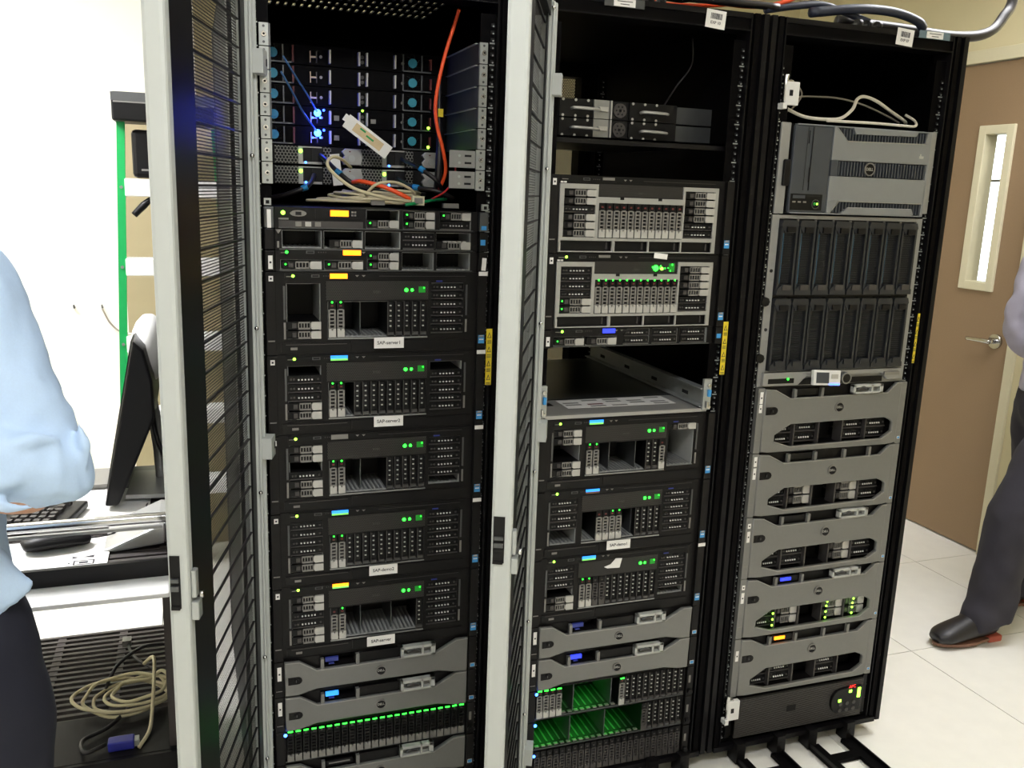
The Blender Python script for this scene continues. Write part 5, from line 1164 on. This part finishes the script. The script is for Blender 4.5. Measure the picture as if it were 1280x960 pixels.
# monitor seen edge-on
mo = thing('monitor', 'black flat monitor seen edge-on on the cart', 'monitor', (-.265, .32, .80))
prof = [(-.030, .005), (.012, .0), (.060, .10), (.082, .19), (.084, .26), (.078, .33), (.064, .385), (.048, .405), (.046, .408)]
mb = MB(); y0, y1 = -.03, .40
outline = [(-.034, .0), (-.004, .0), (.052, .13), (.088, .215), (.086, .30), (.070, .375), (.046, .40)]
mb.prism(outline, y0, y1, 'black_plastic'); mb.build('monitor_body', mo, bevel=.006)
sc = MB(); sc.add([(-.0342, y0+.02, .012), (-.0342, y1-.02, .012), (.0418, y1-.02, .395), (.0418, y0+.02, .395)], [(0, 1, 2, 3)], 'screen_black'); sc.build('screen', mo)
bk = MB(); bk.ball((.075, .17, .35), (.045, .12, .085), 'white_metal'); bk.build('rear_cover', mo)
sd = MB(); sd.hprism([(.01, .02), (.16, .0), (.16, .20), (.02, .22)], .0, .010, 'silver_paint'); sd.tube([(.09, .16, .008), (.085, .17, .10), (.07, .17, .22)], .016, 'silver_paint', 10); sd.build('stand', mo)
cable('monitor_cable', 'black cord curving down behind the monitor', [(-.19, .42, 1.02), (-.185, .46, .93), (-.165, .44, .87), (-.13, .40, .83)], .006, 'black_cable')
wd = thing('metal_ramp', 'silver wedge shaped stand base under the chrome rail', 'stand', (-.20, .09, .786)); mb = MB(); mb.prism([(-.085, .004), (-.060, .0), (.06, .012), (.06, .050), (.03, .052)], -.06, .12, 'silver_paint'); mb.build('wedge_body', wd, bevel=.006)
# coil of cables and plugs on the lower shelf
coil = thing('cable_coil', 'coil of cream cable on the lower lattice shelf of the cart', 'cable coil', (-.285, .24, .305))
for k in range(5):
    pts = [((.105-.010*k)*math.cos(t)+random.uniform(-.006, .006)+.012*k, (.075-.006*k)*math.sin(t)+random.uniform(-.005, .005), .006+.007*k+.03*max(0, math.sin(t*.5+k))) for t in [2*math.pi*q/12+.3*k for q in range(12)]]
    MB().tube(pts, .0042, 'cream_cable', 8, 5, True).build('cable_loop', coil)
MB().tube([(.05, .10, .05), (.075, .06, .085), (.078, -.01, .07), (.075, -.07, .03), (.070, -.14, .008), (.05, -.20, .005)], .0045, 'cream_cable', 8).build('cable_end', coil)
o = thing('video_cable', 'black video cable with a blue plug under the cream coil', 'cable', (-.245, .04, .305))
MB().tube([(-.06, .02, .012), (-.10, .0, .012), (-.11, .05, .012), (-.06, .09, .012), (-.02, .16, .012)], .005, 'black_cable', 8).build('cord', o); P('plug', o, (-.055, .0, .0, .03, .002, .024, 'vga_blue'), bevel=.003); P('plug_tip', o, (.0, .010, .004, .026, .006, .020, 'steel'))
cable('charger_cable', 'black cord looping above the cream coil on the cart', [(-.33, .27, .312), (-.30, .33, .36), (-.24, .38, .38), (-.18, .40, .37), (-.14, .41, .36)], .0045, 'black_cable')
o = thing('network_cable', 'black cord with a pale plug on the lower cart shelf', 'cable', (-.285, .52, .305)); MB().tube([(.0, .0, .02), (.01, -.05, .02), (.03, -.10, .02), (.08, -.16, .012)], .004, 'black_cable', 8).build('cord', o); P('plug', o, (-.014, .008, -.006, .022, .012, .030, 'carrier'))
o = tag(P('black_tray', None, (-.52, -.14, .02, .20, .302, .306, 'panel_black')), 'flat black tray under the cream coil on the cart', 'tray')

# ================================================================== PEOPLE
def remeshed(name, mb, parent, voxel, smooth=4, wr=0.0, wscale=.08, fine=None):
    o = mb.build(name, parent)
    m_ = o.modifiers.new('remesh', 'REMESH'); m_.mode = 'VOXEL'; m_.voxel_size = voxel; m_.use_smooth_shade = True
    s_ = o.modifiers.new('smooth', 'SMOOTH'); s_.iterations = smooth; s_.factor = .5
    if wr:
        tx = bpy.data.textures.new(name+'_folds', 'CLOUDS'); tx.noise_scale = wscale; tx.noise_depth = 1
        d_ = o.modifiers.new('folds', 'DISPLACE'); d_.texture = tx; d_.strength = wr; d_.mid_level = .5; d_.texture_coords = 'LOCAL'
        s2 = o.modifiers.new('smooth2', 'SMOOTH'); s2.iterations = 2
    dg = bpy.context.evaluated_depsgraph_get(); dg.update()
    me = bpy.data.meshes.new_from_object(o.evaluated_get(dg)); mats = [m for m in o.data.materials]
    o.modifiers.clear(); o.data = me
    if not me.materials: me.materials.append(mats[0])
    return o
def hand(mb, wrist, d, palm_n, L=.17):
    """palm, four unequal bent fingers and a thumb leaving the side of the palm"""
    d = Vector(d).normalized(); nrm = Vector(palm_n); nrm = (nrm-d*nrm.dot(d)).normalized(); sd = d.cross(nrm); w0 = Vector(wrist)
    mb.loft([(w0-d*.02, .028, .021, sd), (w0+d*.02, .034, .018, sd), (w0+d*.055, .042, .017, sd), (w0+d*.09, .041, .014, sd), (w0+d*.10, .034, .010, sd)], 'skin_tone', 14)
    for k, (off, ln) in enumerate(((-.031, .066), (-.010, .076), (.011, .071), (.031, .055))):
        b = w0+d*.088+sd*off; p1 = b+d*ln*.45+nrm*.006; p2 = p1+d*ln*.30+nrm*.016; p3 = p2+d*ln*.18+nrm*.016
        mb.tube([b-d*.01, b, p1, p2, p3], [.0095, .0095, .009, .0082, .0068], 'skin_tone', 10, 4)
    b = w0+d*.028-sd*.030; mb.tube([b+sd*.012, b, b+d*.030-sd*.022+nrm*.012, b+d*.056-sd*.026+nrm*.026], [.013, .0125, .0105, .008], 'skin_tone', 10, 4)
def head(mb, c, fwd):
    """skull, jaw, nose, ears, brow, lips"""
    f_ = Vector(fwd).normalized(); s_ = Vector((0, 0, 1)).cross(f_); c = Vector(c); z = Vector((0, 0, 1))
    mb.loft([(c-z*.115+f_*.035, .020, .026, s_), (c-z*.105+f_*.03, .042, .055, s_), (c-z*.07+f_*.015, .060, .078, s_), (c-z*.02+f_*.005, .072, .092, s_), (c+z*.04, .076, .096, s_), (c+z*.085-f_*.004, .062, .080, s_), (c+z*.112-f_*.006, .034, .045, s_), (c+z*.118-f_*.006, .008, .010, s_)], 'skin_tone', 24)
    mb.tube([c+f_*.088+z*.012, c+f_*.104-z*.022, c+f_*.108-z*.034, c+f_*.090-z*.040], [.008, .011, .014, .012], 'skin_tone', 8, 4)
    mb.tube([c+f_*.080-z*.066-s_*.022, c+f_*.093-z*.064, c+f_*.080-z*.066+s_*.022], .007, 'skin_tone', 8, 4)
    for q in (-1, 1):
        mb.ball(c+s_*q*.077-z*.012-f_*.008, (.012, .018, .032), 'skin_tone', 10, 8); mb.tube([c+f_*.080+z*.020+s_*q*.015, c+f_*.085+z*.024+s_*q*.032, c+f_*.068+z*.018+s_*q*.052], .007, 'skin_tone', 6, 3)
def face_parts(T_, c, fwd):
    f_ = Vector(fwd).normalized(); s_ = Vector((0, 0, 1)).cross(f_); c = Vector(c); z = Vector((0, 0, 1))
    hm = MB(); hm.loft([(c+z*.035-f_*.050, .080, .062, s_), (c+z*.07-f_*.018, .080, .092, s_), (c+z*.10-f_*.010, .062, .080, s_), (c+z*.125-f_*.008, .034, .045, s_), (c+z*.130-f_*.008, .006, .008, s_)], 'hair_dark', 20)
    hm.loft([(c-z*.07-f_*.055, .050, .030, s_), (c-z*.02-f_*.058, .074, .045, s_), (c+z*.04-f_*.05, .080, .060, s_)], 'hair_dark', 18)
    remeshed('hair', hm, T_, .010, 3)
    for q in (-1, 1):
        e = MB(); p = c+f_*.081-z*.0+s_*q*.031; e.ball(p, .0105, 'white_label', 12, 8); e.ball(p+f_*.0065, .006, 'ink', 10, 6); e.build('eye', T_)
X_, Y_, Z_ = (1, 0, 0), (0, 1, 0), (0, 0, 1)
# --- person in the blue shirt, arms folded, at the left edge
pb = thing('person', 'person in a light blue shirt and navy trousers with folded arms at left edge', 'person', (0, 0, 0))
px, py = -.545, -.47
el = (-.305, -.53, 1.130); shd = (-.410, -.46, 1.40); wr_ = (-.50, -.655, 1.192)
el2 = (-.80, -.53, 1.125); sh2 = (-.715, -.46, 1.405); wr2 = (-.585, -.64, 1.175)
mb = MB()
torso = [((px, py+.01, .86), .150, .105, X_), ((px, py, 1.0), .145, .10, X_), ((px, py, 1.15), .158, .108, X_), ((px, py, 1.30), .172, .110, X_), ((px, py, 1.40), .165, .095, X_), ((px, py, 1.46), .10, .07, X_), ((px, py-.005, 1.50), .058, .058, X_), ((px, py-.02, 1.58), .052, .055, X_)]
mb.loft(torso, 'skin_tone', 24)
for s_, e_, w_ in ((shd, el, wr_), (sh2, el2, wr2)): mb.tube([Vector(s_)+Vector((.03 if s_ is sh2 else -.03, 0, .01)), s_, (Vector(s_)+Vector(e_))/2, e_, (Vector(e_)+Vector(w_))/2, w_], [.05, .052, .046, .040, .038, .029], 'skin_tone', 14, 5)
for q in (-1, 1): mb.tube([(px+q*.085, py, .92), (px+q*.09, py, .78), (px+q*.09, py-.01, .50), (px+q*.09, py+.01, .28), (px+q*.09, py+.01, .09)], [.085, .082, .058, .052, .038], 'skin_tone', 16, 5)
hand(mb, wr_, (-.9, .25, .1), (0, 1, 0)); hand(mb, wr2, (.9, .2, -.05), (0, 1, 0))
head(mb, (px, py-.035, 1.665), (.15, -1, -.05)); remeshed('body', mb, pb, .0085, 3); face_parts(pb, (px, py-.035, 1.665), (.15, -1, -.05))
sh = MB()
sh.loft([((px-.005, py+.01, .885), .196, .140, X_), ((px, py, .96), .186, .135, X_), ((px, py, 1.08), .180, .132, X_), ((px, py, 1.22), .192, .136, X_), ((px, py, 1.33), .200, .132, X_), ((px, py, 1.41), .185, .112, X_), ((px, py, 1.465), .112, .085, X_), ((px, py-.005, 1.50), .070, .070, X_)], 'shirt_blue', 28)
sh.loft([((-.426, -.47, 1.462), .045, .055, Y_), ((-.396, -.465, 1.41), .076, .076, Y_), ((-.372, -.48, 1.33), .080, .076, Y_), ((-.340, -.50, 1.245), .076, .072, Y_), ((-.318, -.52, 1.165), .078, .078, Y_), ((-.300, -.535, 1.136), .072, .072, Y_), ((-.302, -.54, 1.112), .05, .05, Y_)], 'shirt_blue', 20)
sh.loft([((-.268, -.53, 1.160), .040, .040, Z_), ((-.292, -.54, 1.154), .060, .062, Z_), ((-.345, -.57, 1.176), .056, .062, Z_), ((-.42, -.61, 1.192), .054, .056, Z_), ((-.485, -.645, 1.196), .047, .049, Z_), ((-.497, -.652, 1.194), .043, .044, Z_)], 'shirt_blue', 20)
# modelled cloth folds on the near sleeve
for pts, r_ in (([(-.395, -.535, 1.40), (-.372, -.556, 1.33), (-.362, -.566, 1.26), (-.352, -.576, 1.20)], [.004, .013, .012, .003]),
                ([(-.345, -.540, 1.345), (-.332, -.556, 1.28), (-.318, -.566, 1.21)], [.003, .012, .003]),
                ([(-.420, -.540, 1.34), (-.400, -.560, 1.28), (-.378, -.580, 1.225)], [.003, .013, .004]),
                ([(-.372, -.585, 1.225), (-.335, -.606, 1.205), (-.300, -.600, 1.212), (-.262, -.575, 1.205)], [.003, .013, .012, .003]),
                ([(-.380, -.625, 1.195), (-.340, -.628, 1.165), (-.300, -.612, 1.158)], [.003, .011, .003]),
                ([(-.372, -.640, 1.160), (-.335, -.632, 1.130), (-.300, -.612, 1.120)], [.003, .011, .003]),
                ([(-.410, -.672, 1.200), (-.400, -.680, 1.155), (-.405, -.668, 1.10)], [.005, .009, .004]),
                ([(-.250, -.545, 1.235), (-.236, -.560, 1.19), (-.235, -.560, 1.15)], [.003, .010, .003])):
    sh.tube(pts, r_, 'shirt_blue', 8, 5)
sh.loft([((-.695, -.47, 1.45), .050, .060, Y_), ((-.718, -.465, 1.41), .078, .080, Y_), ((-.738, -.48, 1.34), .084, .080, Y_), ((-.765, -.50, 1.25), .082, .078, Y_), ((-.790, -.52, 1.17), .084, .082, Y_), ((-.798, -.535, 1.12), .072, .074, Y_)], 'shirt_blue', 20)
sh.loft([((-.82, -.53, 1.13), .050, .046, Z_), ((-.79, -.54, 1.125), .072, .068, Z_), ((-.72, -.58, 1.14), .066, .064, Z_), ((-.64, -.62, 1.165), .055, .054, Z_), ((-.60, -.635, 1.173), .047, .047, Z_)], 'shirt_blue', 20)
for q in range(4):          # hem tails
    sh.loft([((px+.13, py-.03, 1.0), .03, .06, Y_), ((px+.175, py-.04, .968), .022, .04, Y_), ((px+.220, py-.045, .962), .008, .012, Y_)], 'shirt_blue', 12) if q == 0 else None
so = remeshed('shirt', sh, pb, .0058, 2, .012, .05); so['label'] = 'light blue long-sleeved shirt'
bt = MB(); bt.cyl((-.405, -.674, 1.168), 'y', .0055, -.003, 'white_label', 12); bt.build('cuff_button', so)
tr = MB()
tr.loft([((px, py+.01, .96), .165, .118, X_), ((px+.01, py+.01, .88), .195, .135, X_), ((px+.02, py+.01, .80), .200, .135, X_), ((px+.02, py+.01, .74), .17, .11, X_)], 'trousers_navy', 24)
for q in (-1, 1): tr.loft([((px+.02+q*.085, py+.01, .86), .10, .12, X_), ((px+.02+q*.10, py, .72), .106, .115, X_), ((px+.015+q*.10, py-.01, .50), .085, .09, X_), ((px+.01+q*.10, py, .28), .075, .08, X_), ((px+q*.10, py, .06), .075, .085, X_), ((px+q*.10, py, .045), .072, .082, X_)], 'trousers_navy', 20)
remeshed('trousers', tr, pb, .011, 4, .018, .12)
for q in (-1, 1):
    s_ = MB(); s_.loft([((px+q*.10, py+.08, .045), .03, .04, X_), ((px+q*.10, py+.04, .05), .040, .046, X_), ((px+q*.10, py-.06, .045), .046, .042, X_), ((px+q*.10, py-.15, .034), .045, .032, X_), ((px+q*.10, py-.20, .026), .024, .020, X_)], 'shoe_black', 16)
    s_.hprism([(px+q*.10+.047*math.cos(t), py-.06+.15*math.sin(t)) for t in [2*math.pi*k/16 for k in range(16)]], .0, .014, 'black_plastic'); s_.build('shoe', pb)
# --- person at the right edge, one foot forward
pr_ = thing('person', 'person in grey trousers and black shoes with brown heels by the brown door', 'person', (0, 0, 0))
qx, qy = 2.99, .45
mb = MB(); FW = (-1, 0, 0)
mb.loft([((qx, qy, .88), .105, .15, X_), ((qx, qy, 1.0), .10, .145, X_), ((qx, qy, 1.15), .108, .158, X_), ((qx, qy, 1.30), .11, .172, X_), ((qx, qy, 1.40), .095, .165, X_), ((qx, qy, 1.46), .07, .10, X_), ((qx-.01, qy, 1.50), .058, .058, X_), ((qx-.02, qy, 1.58), .055, .052, X_)], 'skin_tone', 24)
armN = [(qx, qy-.175, 1.42), (qx-.02, qy-.20, 1.28), (qx-.055, qy-.215, 1.15), (qx-.13, qy-.19, 1.04), (qx-.19, qy-.16, .955)]
armF = [(qx, qy+.175, 1.42), (qx-.02, qy+.20, 1.28), (qx-.02, qy+.22, 1.11), (qx+.05, qy+.16, 1.02), (qx+.10, qy+.06, 1.02)]
for a_ in (armN, armF): mb.tube(a_, [.052, .048, .042, .036, .029], 'skin_tone', 14, 5)
hand(mb, armN[-1], (-.45, .25, -.85), (0, 1, 0)); hand(mb, armF[-1], (.3, -.9, .1), (0, 0, 1))
legN = [(qx-.04, qy-.08, .90), (qx-.13, qy-.085, .74), (qx-.275, qy-.085, .48), (qx-.315, qy-.085, .27), (qx-.325, qy-.085, .09)]
legF = [(qx+.02, qy+.10, .90), (qx+.03, qy+.11, .76), (qx+.04, qy+.11, .50), (qx+.04, qy+.11, .28), (qx+.04, qy+.11, .09)]
for a_ in (legN, legF): mb.tube(a_, [.085, .082, .058, .052, .038], 'skin_tone', 16, 5)
head(mb, (qx-.035, qy, 1.665), FW); remeshed('body', mb, pr_, .0085, 3); face_parts(pr_, (qx-.035, qy, 1.665), FW)
sh = MB(); sh.loft([((qx, qy, .90), .14, .19, X_), ((qx, qy, 1.0), .135, .182, X_), ((qx, qy, 1.15), .135, .185, X_), ((qx, qy, 1.30), .135, .195, X_), ((qx, qy, 1.41), .112, .185, X_), ((qx, qy, 1.465), .085, .112, X_), ((qx-.01, qy, 1.50), .07, .07, X_)], 'shirt_lavender', 28)
for a_ in (armN, armF): sh.loft([(Vector(a_[0])+Vector((0, 0, .03)), .05, .05, X_), (a_[0], .075, .072, X_), (a_[1], .072, .070, X_), (a_[2], .068, .066, X_), (a_[3], .060, .058, X_), (Vector(a_[4])*.85+Vector(a_[3])*.15, .046, .046, X_)], 'shirt_lavender', 18)
remeshed('shirt', sh, pr_, .010, 5, .025, .08)
tr = MB(); tr.loft([((qx, qy, .97), .118, .165, X_), ((qx, qy, .90), .135, .19, X_), ((qx, qy, .80), .13, .19, X_), ((qx, qy, .74), .10, .16, X_)], 'trousers_gray', 24)
for a_, dd in ((legN, 0), (legF, 0)):
    b_ = Vector(a_[4]); tr.loft([(a_[0], .115, .10, X_), (a_[1], .112, .105, X_), (a_[2], .092, .088, X_), (a_[3], .086, .082, X_), (b_+Vector((-.002, 0, .06)), .090, .082, X_), (b_+Vector((-.018, 0, .0)), .100, .086, X_), (b_+Vector((-.018, 0, -.012)), .096, .084, X_)], 'trousers_gray', 20)
remeshed('trousers', tr, pr_, .0095, 4, .022, .10)
def dress_shoe(ax, ay):
    s_ = MB(); s_.loft([((ax+.075, ay, .055), .022, .034, Y_), ((ax+.055, ay, .062), .036, .044, Y_), ((ax-.02, ay, .066), .044, .050, Y_), ((ax-.10, ay, .054), .050, .040, Y_), ((ax-.17, ay, .042), .050, .030, Y_), ((ax-.205, ay, .034), .030, .018, Y_)], 'shoe_black', 18)
    o = s_.build('shoe', pr_)
    def out(k0, k1): return [(ax-.065+.145*math.cos(t), ay+.052*math.sin(t)*(1.0 if math.cos(t) < 0 else .85)) for t in [2*math.pi*k/24 for k in range(24)]]
    MB().hprism(out(0, 1), .010, .020, 'sole_brown').build('sole', o); P('heel', o, (ax+.015, ax+.078, ay-.038, ay+.038, .0, .026, 'sole_heel'), bevel=.006)
    MB().tube([(ax-.06, ay-.036, .092), (ax-.064, ay, .104), (ax-.06, ay+.036, .092)], .003, 'sole_brown', 6).build('lace', o)
mat('sole_heel', (176, 84, 66), .6, 0, .08)
dress_shoe(2.622, .362); dress_shoe(3.02, .56)
